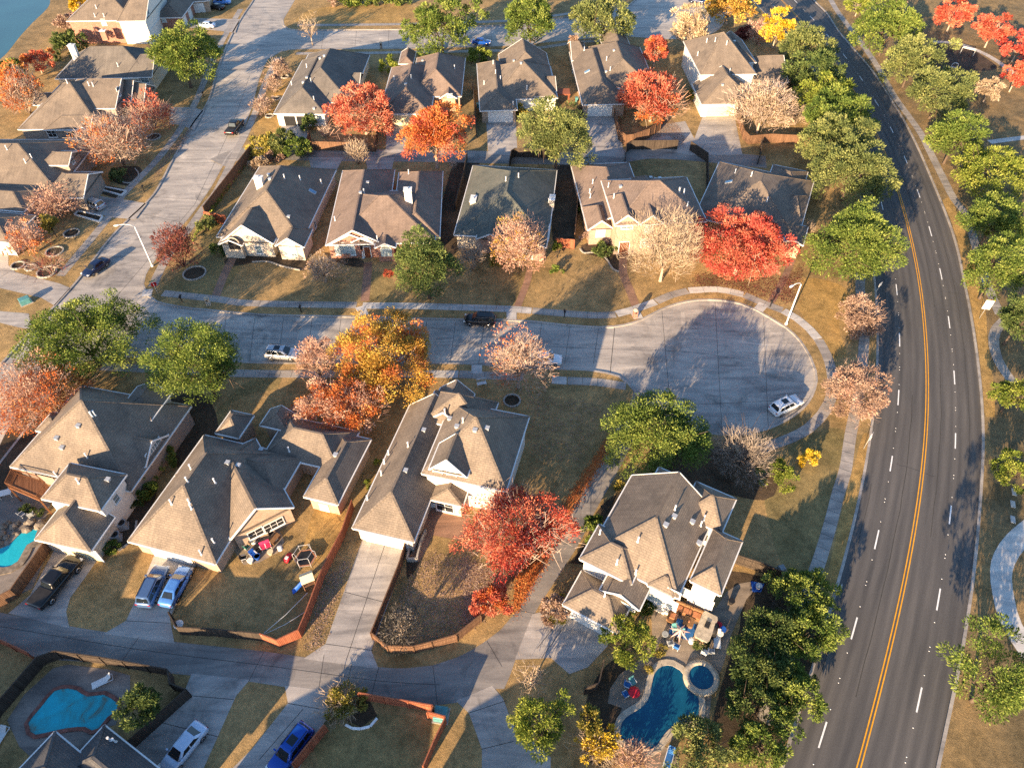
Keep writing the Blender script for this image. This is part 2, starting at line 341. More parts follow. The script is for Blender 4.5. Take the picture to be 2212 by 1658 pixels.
# markings: two yellow centre lines, white lane dashes, raised buttons
mb = MB()
for off in (-.16, .16):
    L, Rr = strip_pts(yl, 2 * abs(off), 0); strip('', '', L if off > 0 else Rr, .12, -.114, mb=mb)
o = mb.build('center_line', 'yellow_paint'); o['kind'] = 'structure'
mw, mbt = MB(), MB()
rng = random.Random(4)
for off, ph in ((3.55, 2.0), (-3.62, 6.5)):
    L, Rr = strip_pts(yl, 2 * abs(off), 0); ln = L if off > 0 else Rr
    s = ph; acc = 0; seg = []; pos = 0
    fine = []
    for a, b in zip(ln, ln[1:]):
        m = max(1, int((b - a).length / .25))
        for k in range(m): fine.append(a.lerp(b, k / m))
    dist = [0]
    for a, b in zip(fine, fine[1:]): dist.append(dist[-1] + (b - a).length)
    i = 0; start = ph
    while start < dist[-1]:
        pts = [p for p, d in zip(fine, dist) if start <= d <= start + 3.1]
        if len(pts) > 2: strip('', '', pts, .15, -.114, mb=mw)
        for q in (4.4, 7.4, 7.9, 10.9):
            c = [p for p, d in zip(fine, dist) if d >= start + q][:1]
            if c: mbt.lathe([(.06, -.122), (.055, -.105), (.02, -.10)], 8, (c[0].x, c[0].y, 0))
        start += 12.2
for nm, b, m in (('lane_marking', mw, 'white_paint'), ('lane_marker_stud', mbt, 'white_paint')):
    o = b.build(nm, m); o['kind'] = 'structure'
mb = MB(); rng = random.Random(11)                                        # sealed seams and cracks in the asphalt
for off in (1.75, -1.85, 5.2, -5.4, 7.2):
    L, Rr = strip_pts(yl, 2 * abs(off), 0); ln = L if off > 0 else Rr; i = rng.randint(0, 6)
    while i < len(ln) - 14:
        n2 = rng.randint(6, 22); seg = [p + Vector((rng.uniform(-.07, .07), 0, 0)) for p in ln[i:i + n2]]
        if len(seg) > 3: strip('', '', seg, rng.uniform(.04, .09), -.1175, mb=mb)
        i += n2 + rng.randint(2, 16)
for i in range(20, len(yl) - 20, 17):
    d = (yl[i + 1] - yl[i - 1]).normalized(); n2 = Vector((-d.y, d.x, 0)); s0 = rng.uniform(-7, 4); q = [yl[i] + n2 * (s0 + t * .5) + d * rng.uniform(-.12, .12) for t in range(rng.randint(5, 12))]; strip('', '', q, .05, -.1165, mb=mb)
o = mb.build('road_crack', 'joint'); o['kind'] = 'structure'
# ---- raised blocks with kerbs
ST = ('D:544,229 560,167 578,128 596,117 630,107 750,106 883,105 1000,102 1115,98 1193,90 1297,81 1345,78 1400,82 1460,84 1530,75 1562,50 1560,10 1540,-30 1500,-60')
east_of_street = crom(gp(ST), 2)
bulb = 'D:-160,1205 22,970 85,890 130,836 155,800 190,778 240,770 300,771 400,776 560,783 622,784 800,784 956,784 1021,786 1110,791 1193,796 1271,799 1310,805 1336,812 1357,828 1378,852 1405,880 1440,906 1500,928 1560,938 1620,936 1660,925 1699,907 1733,883 1754,855 1764,822 1762,800 1751,771 1728,734 1698,706 1670,689 1636,669 1597,654 1558,647 1506,647 1466,654 1427,668 1388,688 1349,701 1297,706 1219,701 1154,694 1089,690 1000,689 900,687 750,683 570,679 443,668 417,666 378,660 339,651 317,635 309,614 313,594 333,562 370,510 406,471 453,406 490,340 512,310 544,229'
bulb_l = crom(gp(bulb), 1.5)
sheet('lawn', 'lawn', east_of_street + [G(1500, -110)] + lc + [G(1000, 2030), G(-400, 2000), G(-1200, 1600)] + bulb_l[:-1], 0, .15)
WC = 'D:600,-110 568,-40 547,0 521,39 495,86 471,148 448,221 414,271 372,346 331,420 271,479 234,518 182,586 150,625 60,722 -40,830 -200,990 -400,1190'
wl = crom(gp(WC), 2)
sheet('lawn', 'lawn', wl + [G(-1200, 1190), G(-1400, -110)], 0, .15)
NC = 'D:690,-110 650,-30 636,0 622,24 611,44 613,55 622,62 643,65 760,64 883,63 1000,58 1115,52 1215,38 1330,20 1372,0 1420,-60 1440,-110'
nl = crom(gp(NC), 2)
sheet('lawn', 'lawn', nl, 0, .15)
sheet('park_turf', 'park_turf', rc + [G(3600, 2000), G(3600, -70)], 0, .15)
mb = MB()
for l in (east_of_street, bulb_l, wl, nl, rc, lc): strip('', '', l, .32, .012, .15, mb=mb)
o = mb.build('kerb', 'curb_concrete'); o['kind'] = 'structure'
# ---- green, golden and dry-toned lawn patches
for nm, mt, s in (('lawn_patch', 'green_lawn', 'D:345,622 372,600 430,540 440,500 470,490 480,560 520,575 470,635 400,632'), ('lawn_patch', 'gold_lawn', 'D:640,42 700,16 905,16 960,22 950,46 800,49 660,50'),
        ('lawn_patch', 'gold_lawn', 'D:602,190 618,180 640,200 612,268 606,300 560,300 548,282 570,240'), ('lawn_patch', 'gold_lawn', 'D:1715,640 1740,600 1830,625 1812,700 1830,770 1800,780 1780,735 1740,690'),
        ('lawn_patch', 'green_lawn', 'D:1690,985 1740,945 1822,928 1800,1060 1750,1240 1690,1220 1650,1060'), ('lawn_patch', 'gold_lawn', 'D:690,1085 752,1110 722,1180 690,1218 656,1190'),
        ('lawn_patch', 'green_lawn', 'D:800,585 846,600 850,650 795,646'), ('lawn_patch', 'green_lawn', 'D:700,1560 780,1540 930,1560 900,1658 690,1658'),
        ('verge_grass', 'gold_lawn', 'D:1866,935 1884,935 1872,990 1858,1063 1839,1139 1814,1250 1795,1296 1768,1400 1752,1400 1775,1296 1792,1220 1812,1130 1830,1060 1846,1000'), ('verge_grass', 'gold_lawn', 'D:2036,432 2052,471 2073,534 2086,604 2099,661 2112,742 2122,825 2129,900 2148,900 2146,825 2134,742 2128,661 2108,590 2092,520 2072,471 2052,425'), ('bank_grass', 'dry_grass', 'D:112,-3 320,-60 240,0 160,20 120,62 60,122 14,134 46,80 106,17'), ('lawn_patch', 'green_lawn', 'D:560,812 610,815 600,840 540,850 500,870 470,930 440,930 500,850')):
    pts = gp(s)
    sheet(nm, mt, crom(pts, 1.5, True), .004)
sheet('pond_water', 'pond_water', crom(gp('D:109,-4 104,16 70,50 44,78 10,120 -30,150'), 2) + [G(-400, 200), G(-500, -110), G(240, -110)], .006)
# ---- paved sheets: alleys, drives, walks
z = .008
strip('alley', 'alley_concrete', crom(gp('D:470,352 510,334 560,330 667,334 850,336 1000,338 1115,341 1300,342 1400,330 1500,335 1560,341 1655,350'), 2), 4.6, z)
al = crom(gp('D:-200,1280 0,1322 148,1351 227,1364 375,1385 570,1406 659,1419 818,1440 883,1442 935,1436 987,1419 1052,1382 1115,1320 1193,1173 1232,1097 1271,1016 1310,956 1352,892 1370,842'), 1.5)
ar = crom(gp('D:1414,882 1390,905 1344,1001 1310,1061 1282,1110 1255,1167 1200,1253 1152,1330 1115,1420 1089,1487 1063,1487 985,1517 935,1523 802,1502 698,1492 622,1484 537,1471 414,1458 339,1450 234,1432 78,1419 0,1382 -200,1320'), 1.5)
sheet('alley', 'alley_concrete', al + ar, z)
DR = ['D:122,1178 208,1212 185,1245 152,1290 143,1320 150,1356 18,1324 65,1285', 'D:338,1186 425,1215 400,1265 367,1335 377,1389 224,1368 272,1340 300,1280', 'D:788,1150 884,1178 802,1404 818,1444 655,1422 703,1390',
      'D:1225,1306 1322,1362 1312,1395 1270,1440 1230,1455 1190,1420 1112,1424 1150,1326', 'D:985,1513 1063,1480 1086,1507 1094,1526 1105,1560 1130,1580 1190,1635 1188,1700 1041,1700 1041,1617 1013,1539',
      'D:615,1480 760,1496 720,1530 700,1560 640,1670 620,1720 440,1720 544,1617 622,1518', 'D:414,1454 540,1467 510,1502 440,1658 420,1710 230,1700 290,1610 395,1500',
      'D:-40,531 0,539 18,552 18,573 34,588 128,612 152,622 118,660 89,643 0,622 -40,612', 'D:-40,666 0,672 62,677 70,712 36,706 0,697 -40,690', 'D:175,418 275,432 318,440 292,474 245,470 163,450',
      'D:366,232 417,232 442,240 420,282 392,270 366,268', 'D:404,39 518,42 508,72 500,70 408,60', 'D:608,264 662,266 667,325 608,325', 'D:836,266 882,266 874,330 833,330', 'D:1050,258 1114,258 1118,335 1055,335',
      'D:1266,245 1330,245 1350,340 1265,335', 'D:1519,248 1586,248 1604,335 1490,335 1440,325 1370,318 1420,270 1480,262 1500,300', 'D:667,340 742,340 727,368 672,364', 'D:788,340 852,340 845,374 795,370', 'D:420,6 470,0 560,2 548,14 430,22']
for s in DR[:-1]: sheet('driveway', 'drive_concrete', gp(s), .012)
WK = [('walk_concrete', 'D:352,633 470,646 544,655 770,659'), ('new_concrete', 'D:783,660 900,661 1090,667 1148,671'), ('walk_concrete', 'D:1150,671 1220,677 1290,681 1330,679'), ('new_concrete', 'D:1332,678 1370,668 1416,652'), ('walk_concrete', 'D:1418,651 1450,637 1486,628'),
      ('new_concrete', 'D:1488,627.5 1550,625 1606,636'), ('walk_concrete', 'D:1608,637 1652,656 1690,670'), ('new_concrete', 'D:1692,671 1720,687 1750,712 1767,732'), ('walk_concrete', 'D:1768,733 1785,765 1796,800 1799,840 1790,872 1777,894 1746,925 1707,946 1640,970'),
      ('walk_concrete', 'D:220,792 400,800 560,807 850,807'), ('new_concrete', 'D:852,807 990,808'), ('walk_concrete', 'D:992,808 1130,814'), ('new_concrete', 'D:1192,820 1224,822'), ('walk_concrete', 'D:1226,822 1290,825 1352,834'),
      ('walk_concrete', 'D:520,20 482,85 448,160 425,215 400,262 375,300 335,350 262,425 226,480 130,596'), ('walk_concrete', 'D:600,125 575,175 555,235 530,290 512,325 470,410 443,445 406,497 370,541 346,583 330,618'),
      ('walk_concrete', 'D:640,116 780,115 883,113 1115,108 1245,92 1310,88'), ('walk_concrete', 'D:643,55 760,54 890,52 1115,44 1240,28'), ('walk_concrete', 'D:1860,590 1858,625 1866,700 1865,760 1855,850 1838,935 1826,1015 1812,1060 1794,1130 1770,1210 1745,1280 1700,1420 1650,1560'),
      ('walk_concrete', 'D:1775,-40 1800,10 1820,40 1858,90 1893,140 1930,205 1962,250 1990,290 2010,330 2040,390 2062,432 2090,470 2110,540 2135,620 2160,680'), ('new_concrete', 'D:2012,91 2050,92 2085,99 2137,122 2184,154 2230,190'), ('new_concrete', 'D:2137,307 2230,295'), ('walk_concrete', 'D:2172,690 2150,715 2147,745 2160,785 2195,830 2260,860')]
mbs = {}
for m, s in WK:
    b = mbs.setdefault(m, MB()); strip('', '', crom(gp(s), 1.2), 1.45, .016 if m == 'walk_concrete' else .020, mb=b)
for m, b in mbs.items():
    o = b.build('sidewalk', m); o['kind'] = 'structure'
strip('path', 'new_concrete', crom(gp('D:2300,1085 2240,1130 2195,1168 2170,1205 2162,1240 2168,1290 2184,1345 2230,1420'), 1.2), 2.2, .012)
mb = MB()
for s in ('D:795,566 793,600 788,650', 'D:503,558 486,590 466,640', 'D:1347,545 1346,590 1358,620 1376,668'): strip('', '', crom(gp(s), 1.2), 1.35, .012, mb=mb)
for s in ('D:1145,575 1138,610 1117,664', 'D:1712,560 1690,610 1660,660'): strip('', '', crom(gp(s), 1.2), 1.1, .012, mb=mb)
o = mb.build('path', 'brick_path'); o['kind'] = 'structure'
# stub ramps from the walk to the kerb
mb = MB()
for s in ('D:778,662 786,682', 'D:1105,672 1105,690', 'D:1371,672 1379,688', 'D:1650,656 1638,670', 'D:1030,806 1030,788', 'D:320,625 316,640'): strip('', '', gp(s), 1.5, .024, mb=mb)
o = mb.build('kerb_ramp', 'new_concrete'); o['kind'] = 'structure'
# pavement joints
mb = MB(); rngj = random.Random(3)
def joint(s, zz=-.124, w=.05): strip('', '', crom(gp(s), 3), w, zz, mb=mb)
for x in range(480, 1300, 62): joint('D:%d,%d %d,%d' % (x + 8, 682 + (x - 480) * .025, x - 4, 784))
joint('D:340,715 560,730 900,735 1300,752 1500,760 1740,800', w=.04); joint('D:1328,706 1318,806', w=.09)
for s in ('D:1430,668 1450,900', 'D:1545,650 1560,930', 'D:1650,684 1660,920', 'D:1330,880 1755,860', 'D:300,560 190,590', 'D:340,500 246,506', 'D:395,480 292,458', 'D:430,430 330,424', 'D:480,350 372,350', 'D:520,270 415,272', 'D:545,205 452,208', 'D:565,150 472,150', 'D:560,60 490,98', 'D:700,66 694,104', 'D:770,66 766,104', 'D:840,64 838,104', 'D:905,64 903,103', 'D:1060,56 1062,98', 'D:1130,52 1134,95', 'D:420,440 250,640 100,800', 'D:540,160 500,270 420,440'): joint(s)
for s in ('D:700,1413 688,1492', 'D:818,1441 802,1502', 'D:570,1407 537,1471', 'D:300,1375 260,1432', 'D:760,1432 745,1498', 'D:935,1437 945,1520', 'D:0,1352 300,1402 600,1440 820,1470 950,1478', 'D:1052,1384 1085,1440', 'D:1192,1176 1250,1172', 'D:1120,1318 1155,1324'): joint(s, .013)
for s in ('D:703,1390 806,1404', 'D:835,1165 748,1425', 'D:745,1278 838,1302', 'D:622,1518 690,1530', 'D:655,1530 560,1640', 'D:1013,1539 1094,1512', 'D:1041,1617 1110,1600', 'D:1160,1400 1240,1300', 'D:1170,1420 1235,1330', 'D:272,1340 366,1345', 'D:395,1500 505,1510', 'D:350,1560 470,1590', 'D:0,600 60,560'): joint(s, .0145, .06)
o = mb.build('pavement_joint', 'joint'); o['kind'] = 'structure'
mb = MB()
for m, s in WK:                                                       # score lines across the walks
    l = crom(gp(s), 1.6)
    for i in range(1, len(l) - 1):
        d = (l[i + 1] - l[i - 1]); d.z = 0; d.normalize(); n = Vector((-d.y, d.x, 0)) * .72; strip('', '', [l[i] - n, l[i] + n], .035, .0245, mb=mb)
o = mb.build('walk_score_line', 'joint'); o['kind'] = 'structure'
# planting beds, one dark sheet for deep shade, and the playground
for mt, s in (('mulch', 'D:484,560 544,548 660,556 655,585 620,575 560,566 500,575'), ('mulch', 'D:1255,530 1330,520 1338,586 1318,575 1300,556 1262,548'), ('mulch', 'D:700,545 780,560 790,578 760,576 710,560'), ('mulch', 'D:355,870 440,850 470,940 385,1010 370,1000 360,940'),
              ('mulch', 'D:318,1010 300,1080 250,1150 225,1200 270,1180 300,1140 340,1060'), ('mulch', 'D:1390,1040 1300,1090 1260,1180 1230,1215 1270,1220 1320,1120'), ('mulch', 'D:745,1515 800,1515 815,1545 780,1570 748,1555'),
              ('mulch', 'D:884,1186 922,1150 912,1205 880,1250'), ('mulch', 'D:240,365 300,360 305,385 285,402 245,392'), ('mulch', 'D:210,400 275,410 262,430 205,412'), ('mulch', 'D:1560,1235 1700,1270 1760,1400 1700,1600 1560,1640 1540,1560 1570,1440 1600,1330'), ('mulch', 'D:1330,1420 1270,1500 1260,1640 1330,1640 1340,1560 1360,1470'),
              ('mulch', 'D:1590,975 1500,960 1410,1010 1550,1060 1650,1080 1680,1050 1660,1000'), ('playground_mulch', 'D:2012,96 2085,104 2130,126 2150,150 2040,152 2010,130'), ('mulch', 'D:60,880 0,960 -10,1060 20,1080 60,1000 110,940'), ('mulch', 'D:985,345 1035,350 1010,500 960,560 950,470'), ('mulch', 'D:1200,365 1245,365 1240,520 1195,520')):  # first bed here: mulch colour stands in for deep shade under the bare tree
    sheet('bed_and_shade_patch' if mt == 'mulch' else 'playground_ground', mt, crom(gp(s), 1.2, True), .006)
# ================================================================ HOUSES
WARN = []
PM = 1.12
class House:
    def __init__(s, name, label, dirpts, dz, roof, wall, group='houses of the estate', pm=None):
        s.pm = PM if pm is None else pm
        a, b = [G(x, y, dz) for x, y in PT(dirpts)]; s.ang = math.atan2(b.y - a.y, b.x - a.x)
        s.ux = Vector((math.cos(s.ang), math.sin(s.ang), 0)); s.uy = Vector((-s.ux.y, s.ux.x, 0))
        s.name, s.label, s.rm, s.wm, s.group = name, label, roof, wall, group
        s.roof, s.fascia, s.walls, s.tris, s.k, s.base = MB(), MB(), {}, [], 0, None
        s.wtris = []
    def W(s, x, y, z): return s.ux * x + s.uy * y + Vector((0, 0, z))
    def blk(s, pts, ez, pitch=.7, axis='v', ends='hh', wall=None, z0=0.0, oh=.38, rh=None, dirp=None):
        if dirp:                                                       # a wing turned against the rest of the house
            keep = s.ang, s.ux, s.uy; a, b = [G(x, y, ez) for x, y in PT(dirp)]; s.ang = math.atan2(b.y - a.y, b.x - a.x); s.ux = Vector((math.cos(s.ang), math.sin(s.ang), 0)); s.uy = Vector((-s.ux.y, s.ux.x, 0))
            r = s.blk(pts, ez, pitch, axis, ends, wall, z0, oh, rh); s.ang, s.ux, s.uy = keep; return r
        if isinstance(pts, str): pts = PT(pts)
        ez += s.k * .004; s.k += 1
        P = [G(x, y, ez) for x, y in pts]; X = [p.dot(s.ux) for p in P]; Y = [p.dot(s.uy) for p in P]
        return s.rect(min(X), max(X), min(Y), max(Y), ez, pitch, axis, ends, wall, z0, oh, rh)
    def rect(s, x0, x1, y0, y1, ez, pitch, axis, ends, wall=None, z0=0.0, oh=.38, rh=None):
        Wd = s.W; wm = s.walls.setdefault(wall or s.wm, MB())
        pitch *= s.pm
        if s.base is None: s.base = Wd((x0 + x1) / 2, (y0 + y1) / 2, 0)
        if axis == 'u':
            cs = [(x0, y0), (x1, y0), (x1, y1), (x0, y1)]; hd = (y1 - y0) / 2; Lg = x1 - x0
            i0 = min(hd, Lg / 2) if ends[0] == 'h' else 0; i1 = min(hd, Lg / 2) if ends[1] == 'h' else 0
            rz = ez + hd * pitch; ym = (y0 + y1) / 2; r0, r1 = (x0 + i0, ym), (x1 - i1, ym)
            endf = ((3, 0, 'r0', ends[0]), (1, 2, 'r1', ends[1])); sl = ((0, 1, 'r1', 'r0'), (2, 3, 'r0', 'r1'))
        else:
            cs = [(x0, y0), (x1, y0), (x1, y1), (x0, y1)]; hd = (x1 - x0) / 2; Lg = y1 - y0
            i0 = min(hd, Lg / 2) if ends[0] == 'h' else 0; i1 = min(hd, Lg / 2) if ends[1] == 'h' else 0
            rz = ez + hd * pitch; xm = (x0 + x1) / 2; r0, r1 = (xm, y0 + i0), (xm, y1 - i1)
            endf = ((0, 1, 'r0', ends[0]), (2, 3, 'r1', ends[1])); sl = ((1, 2, 'r1', 'r0'), (3, 0, 'r0', 'r1'))
        c = [Wd(a, b, ez) for a, b in cs]; Rr = {'r0': Wd(*r0, rz), 'r1': Wd(*r1, rz)}
        def rf(poly):
            poly = [p for i, p in enumerate(poly) if (p - poly[i - 1]).length > 1e-4]
            if len(poly) < 3: return
            s.roof.face(poly)
            for t in range(1, len(poly) - 1): s.tris.append((poly[0], poly[t], poly[t + 1]))
        for a, b, d, e in sl: rf([c[a], c[b], Rr[d], Rr[e]])
        cen = (c[0] + c[2]) / 2
        def gut(a, b):
            d = (b - a); out = Vector((d.y, -d.x, 0)); out.normalize()
            if (a + b).dot(out) / 2 < cen.dot(out): out = -out
            o = out * .055 - Vector((0, 0, .07)); s.fascia.bar(a + o, b + o, .13, .17)
        gabled = set()
        for a, b, r, t in endf:
            if t == 'h': rf([c[a], c[b], Rr[r]])
            else:
                gabled.add((a, b)); inn = (cen - (c[a] + c[b]) / 2); inn.z = 0; inn.normalize(); q = inn * (oh if oh < .3 else .3)
                dz = Vector((0, 0, -.03)); wm.face([c[a] + q + dz, c[b] + q + dz, Rr[r] + q + dz]); s.wtris.append((c[a] + q, c[b] + q, Rr[r] + q))
                for e in (a, b):
                    o = -inn * .05 - Vector((0, 0, .07)); s.fascia.bar(c[e] + o, Rr[r] + o, .10, .20)
        for a, b in ((0, 1), (1, 2), (2, 3), (3, 0)):
            if (a, b) not in gabled: gut(c[a], c[b])
        # ridge and hip caps
        for a, b in [(Rr['r0'], Rr['r1'])] + [(c[a], Rr[r]) for a, b, r, t in endf if t == 'h'] + [(c[b], Rr[r]) for a, b, r, t in endf if t == 'h']:
            if (a - b).length > .3: s.roof.bar(a + Vector((0, 0, .0)), b + Vector((0, 0, .0)), .26, .07)
        s.roof.face([p - Vector((0, 0, .05)) for p in (c[3], c[2], c[1], c[0])])
        e = oh + .0013 * s.k; wx0, wx1, wy0, wy1 = x0 + e, x1 - e, y0 + e, y1 - e
        if (axis, ends[0]) == ('u', 'g'): wx0 = x0 + .3
        if (axis, ends[1]) == ('u', 'g'): wx1 = x1 - .3
        if (axis, ends[0]) == ('v', 'g'): wy0 = y0 + .3
        if (axis, ends[1]) == ('v', 'g'): wy1 = y1 - .3
        wc = [(wx0, wy0), (wx1, wy0), (wx1, wy1), (wx0, wy1)]
        for i in range(4):
            a, b = wc[i], wc[(i + 1) % 4]; q = [Wd(*a, z0), Wd(*b, z0), Wd(*b, ez - .04), Wd(*a, ez - .04)]; wm.face(q)
            s.wtris += [(q[0], q[1], q[2]), (q[0], q[2], q[3])]
        return dict(c=c, r=Rr, ez=ez, wc=wc)
    def hit(s, x, y):
        best = None; o = cam.location; d = ray(x, y).normalized()
        for kind, tr in (('r', s.tris), ('w', s.wtris)):
            for t in tr:
                q = geometry.intersect_ray_tri(t[0], t[1], t[2], d, o, True)
                if q and (best is None or (q - o).length < best[0]):
                    n = (t[1] - t[0]).cross(t[2] - t[0]).normalized(); n = -n if n.dot(d) > 0 else n
                    best = ((q - o).length, q, n, kind)
        return best
    def wallhit(s, x, y, grow=.5):
        best = None; o = cam.location; d = ray(x, y).normalized()
        for t in s.wtris:
            q = geometry.intersect_ray_tri(t[0], t[1], t[2], d, o, True)
            if q and (best is None or (q - o).length < best[0]):
                n = (t[1] - t[0]).cross(t[2] - t[0]).normalized(); n = -n if n.dot(d) > 0 else n
                best = ((q - o).length, q, n, 'w')
        return best
    def finish(s, wins='', vents='', pipes='', boxes=(), doors=(), sky='', lights=1):
        s.root = empty(s.name, s.base, 0, s.label, 'house', s.group); b = s.base
        for m, wb in s.walls.items():
            wb.build('wall', m, s.root, b)
        s.ro = s.roof.build('roof', s.rm, s.root, b); s.fascia.build('gutter', 'trim_white', s.root, b)
        for spec in wins.split(';'):
            if not spec.strip(): continue
            f = spec.split(); x, y = PT(f[0])[0]; w, h = map(float, f[1].split('x')); kind = f[2] if len(f) > 2 else 'glass'
            hh = s.wallhit(x, y)
            if not hh: WARN.append((s.name, spec)); continue
            s.opening(hh[1], hh[2], w, h, kind)
        for x, y in PT(vents):
            hh = s.hit(x, y)
            if hh and hh[3] == 'r':
                mb = MB(); p = hh[1]; mb.box(p + Vector((0, 0, .12)), (.42, .42, .34), s.ang); mb.box(p + Vector((0, 0, .31)), (.54, .54, .05), s.ang); mb.build('roof_vent', 'galvanised', s.ro, b)
            else: WARN.append((s.name, 'vent', x, y))
        for x, y in PT(pipes):
            hh = s.hit(x, y)
            if hh and hh[3] == 'r':
                mb = MB(); p = hh[1]; mb.bar(p - Vector((0, 0, .15)), p + Vector((0, 0, .75)), .16, n=8); mb.bar(p - Vector((0, 0, .1)), p + Vector((0, 0, .12)), .34, n=8, r2=.2); mb.bar(p + Vector((0, 0, .75)), p + Vector((0, 0, .82)), .24, n=8); mb.build('vent_pipe', 'white_metal', s.ro, b)
            else: WARN.append((s.name, 'pipe', x, y))
        for x, y in PT(sky):
            hh = s.hit(x, y)
            if hh and hh[3] == 'r':
                n = hh[2]; e = Vector((0, 0, 1)).cross(n).normalized(); up = n.cross(e); mt = Matrix((e, up, n)).transposed().to_4x4(); mt.translation = hh[1] + n * .06
                f = MB().box((0, 0, 0), (.8, 1.3, .16), M4=mt).build('skylight', 'galvanised', s.ro, b); mt.translation = hh[1] + n * .15
                MB().box((0, 0, 0), (.64, 1.12, .03), M4=mt).build('pane', 'skylight_glass', f, b)
        for (x, y), (w, d, h), mt in boxes:                              # chimneys: from the ground or roof up to the given height
            z = h; p = G(x, y, z); mb = MB(); mb.box((p.x, p.y, z / 2 + 1), (w, d, z - 2), s.ang); o = mb.build('chimney', mt, s.ro, b)
            MB().box((p.x, p.y, z + .05), (w + .22, d + .22, .12), s.ang).build('cap', 'trim_white', o, b)
            m2 = MB(); m2.bar((p.x, p.y, z + .1), (p.x, p.y, z + .4), .3, n=8); m2.build('flue', 'galvanised', o, b)
        for spec in doors: s.opening(*spec)
        return s
    def opening(s, p, n, w, h, kind):
        e = Vector((0, 0, 1)).cross(n).normalized(); b = s.base
        if kind in ('garage', 'garage_cream', 'garage_open', 'garage_blue', 'door'): p = Vector((p.x, p.y, h / 2 + .02))
        def fr(c, dx, dz, dn): 
            mt = Matrix((e, Vector((0, 0, 1)), n)).transposed().to_4x4(); mt.translation = c; return MB().box((0, 0, 0), (dx, dz, dn), M4=mt)
        def bx(mb, c, dx, dz, dn):
            mt = Matrix((e, Vector((0, 0, 1)), n)).transposed().to_4x4(); mt.translation = c; mb.box((0, 0, 0), (dx, dz, dn), M4=mt)
        U = Vector((0, 0, 1))
        if kind.startswith('garage'):
            mat = {'garage': 'door_white', 'garage_cream': 'door_cream', 'garage_open': 'dark_opening', 'garage_blue': 'door_white'}[kind]
            mb = MB()
            if kind == 'garage_open': bx(mb, p + n * .02, w, h, .03)
            else:
                for r in range(4): bx(mb, p + n * .05 + U * (h * (r + .5) / 4 - h / 2), w, h / 4 - .03, .06)
                bx(mb, p + n * .03, w, h, .05)
            d = mb.build('garage_door', mat, s.root, b); mb = MB()
            for sg in (-1, 1): bx(mb, p + e * sg * (w / 2 + .07) + n * .06, .14, h + .02, .1)
            bx(mb, p + U * (h / 2 + .09) + n * .06, w + .28, .15, .1); mb.build('frame', 'trim_white', d, b)
        elif kind == 'door':
            d = fr(p + n * .04, w, h, .07).build('front_door', 'door_brown', s.root, b); mb = MB()
            for sg in (-1, 1): bx(mb, p + e * sg * (w / 2 + .06) + n * .05, .12, h, .11)
            bx(mb, p + U * (h / 2 + .07) + n * .05, w + .24, .13, .11); mb.build('frame', 'trim_white', d, b)
        elif kind in ('arch', 'archwin'):
            mb = MB(); N = 12; ring = [p + e * (math.cos(math.pi * i / N) * w / 2) + U * (math.sin(math.pi * i / N) * w / 2 + h / 2) for i in range(N + 1)]
            pts = [p - e * w / 2 - U * h / 2, p + e * w / 2 - U * h / 2] + ring
            mb.face([q + n * .035 for q in pts]); d = mb.build('arched_porch' if kind == 'arch' else 'window', 'dark_opening' if kind == 'arch' else 'window_blind_sunlit', s.root, b); mb = MB()
            if kind == 'archwin':
                for q2 in (-w / 6, w / 6): bx(mb, p + e * q2 + n * .05, .05, h, .05)
                bx(mb, p + U * h / 2 + n * .05, w, .06, .05)
            for a, c2 in zip(ring, ring[1:]): mb.bar(a + n * .05, c2 + n * .05, .14, .14)
            mb.build('frame', 'trim_white' if kind == 'archwin' else 'brick_cream', d, b)
        elif kind == 'halfround':
            mb = MB(); N = 12; ring = [p + e * (math.cos(math.pi * i / N) * w / 2) + U * (math.sin(math.pi * i / N) * h) for i in range(N + 1)]
            mb.face([q + n * .03 for q in ring]); d = mb.build('window', 'window_blind_sunlit', s.root, b); mb = MB()
            for a, c2 in zip(ring, ring[1:]): mb.bar(a + n * .05, c2 + n * .05, .09, .09)
            mb.bar(ring[0] + n * .05, ring[-1] + n * .05, .09, .09)
            for k2 in (3, 6, 9): mb.bar(p + n * .05, ring[k2] + n * .05, .04, .04)
            mb.build('frame', 'trim_white', d, b)
        else:
            mat = 'window_blind_sunlit' if kind == 'blind' else ('dark_opening' if kind == 'dark' else 'window_glass')
            d = fr(p + n * .03, w, h, .05).build('window', mat, s.root, b); mb = MB()
            for sg in (-1, 1):
                bx(mb, p + e * sg * (w / 2 + .05) + n * .05, .10, h + .2, .09); bx(mb, p + U * sg * (h / 2 + .05) + n * .05, w, .10, .09)
            nm = max(1, round(w / .8))
            for i in range(1, nm): bx(mb, p + e * (w * i / nm - w / 2) + n * .05, .06, h, .075)
            bx(mb, p + n * .05, w, .05, .07); mb.build('frame', 'trim_white', d, b)
            bx2 = MB(); mt = Matrix((e, Vector((0, 0, 1)), n)).transposed().to_4x4(); mt.translation = p - U * (h / 2 + .14) + n * .08; bx2.box((0, 0, 0), (w + .3, .08, .18), M4=mt); bx2.build('sill', 'trim_white', d, b)

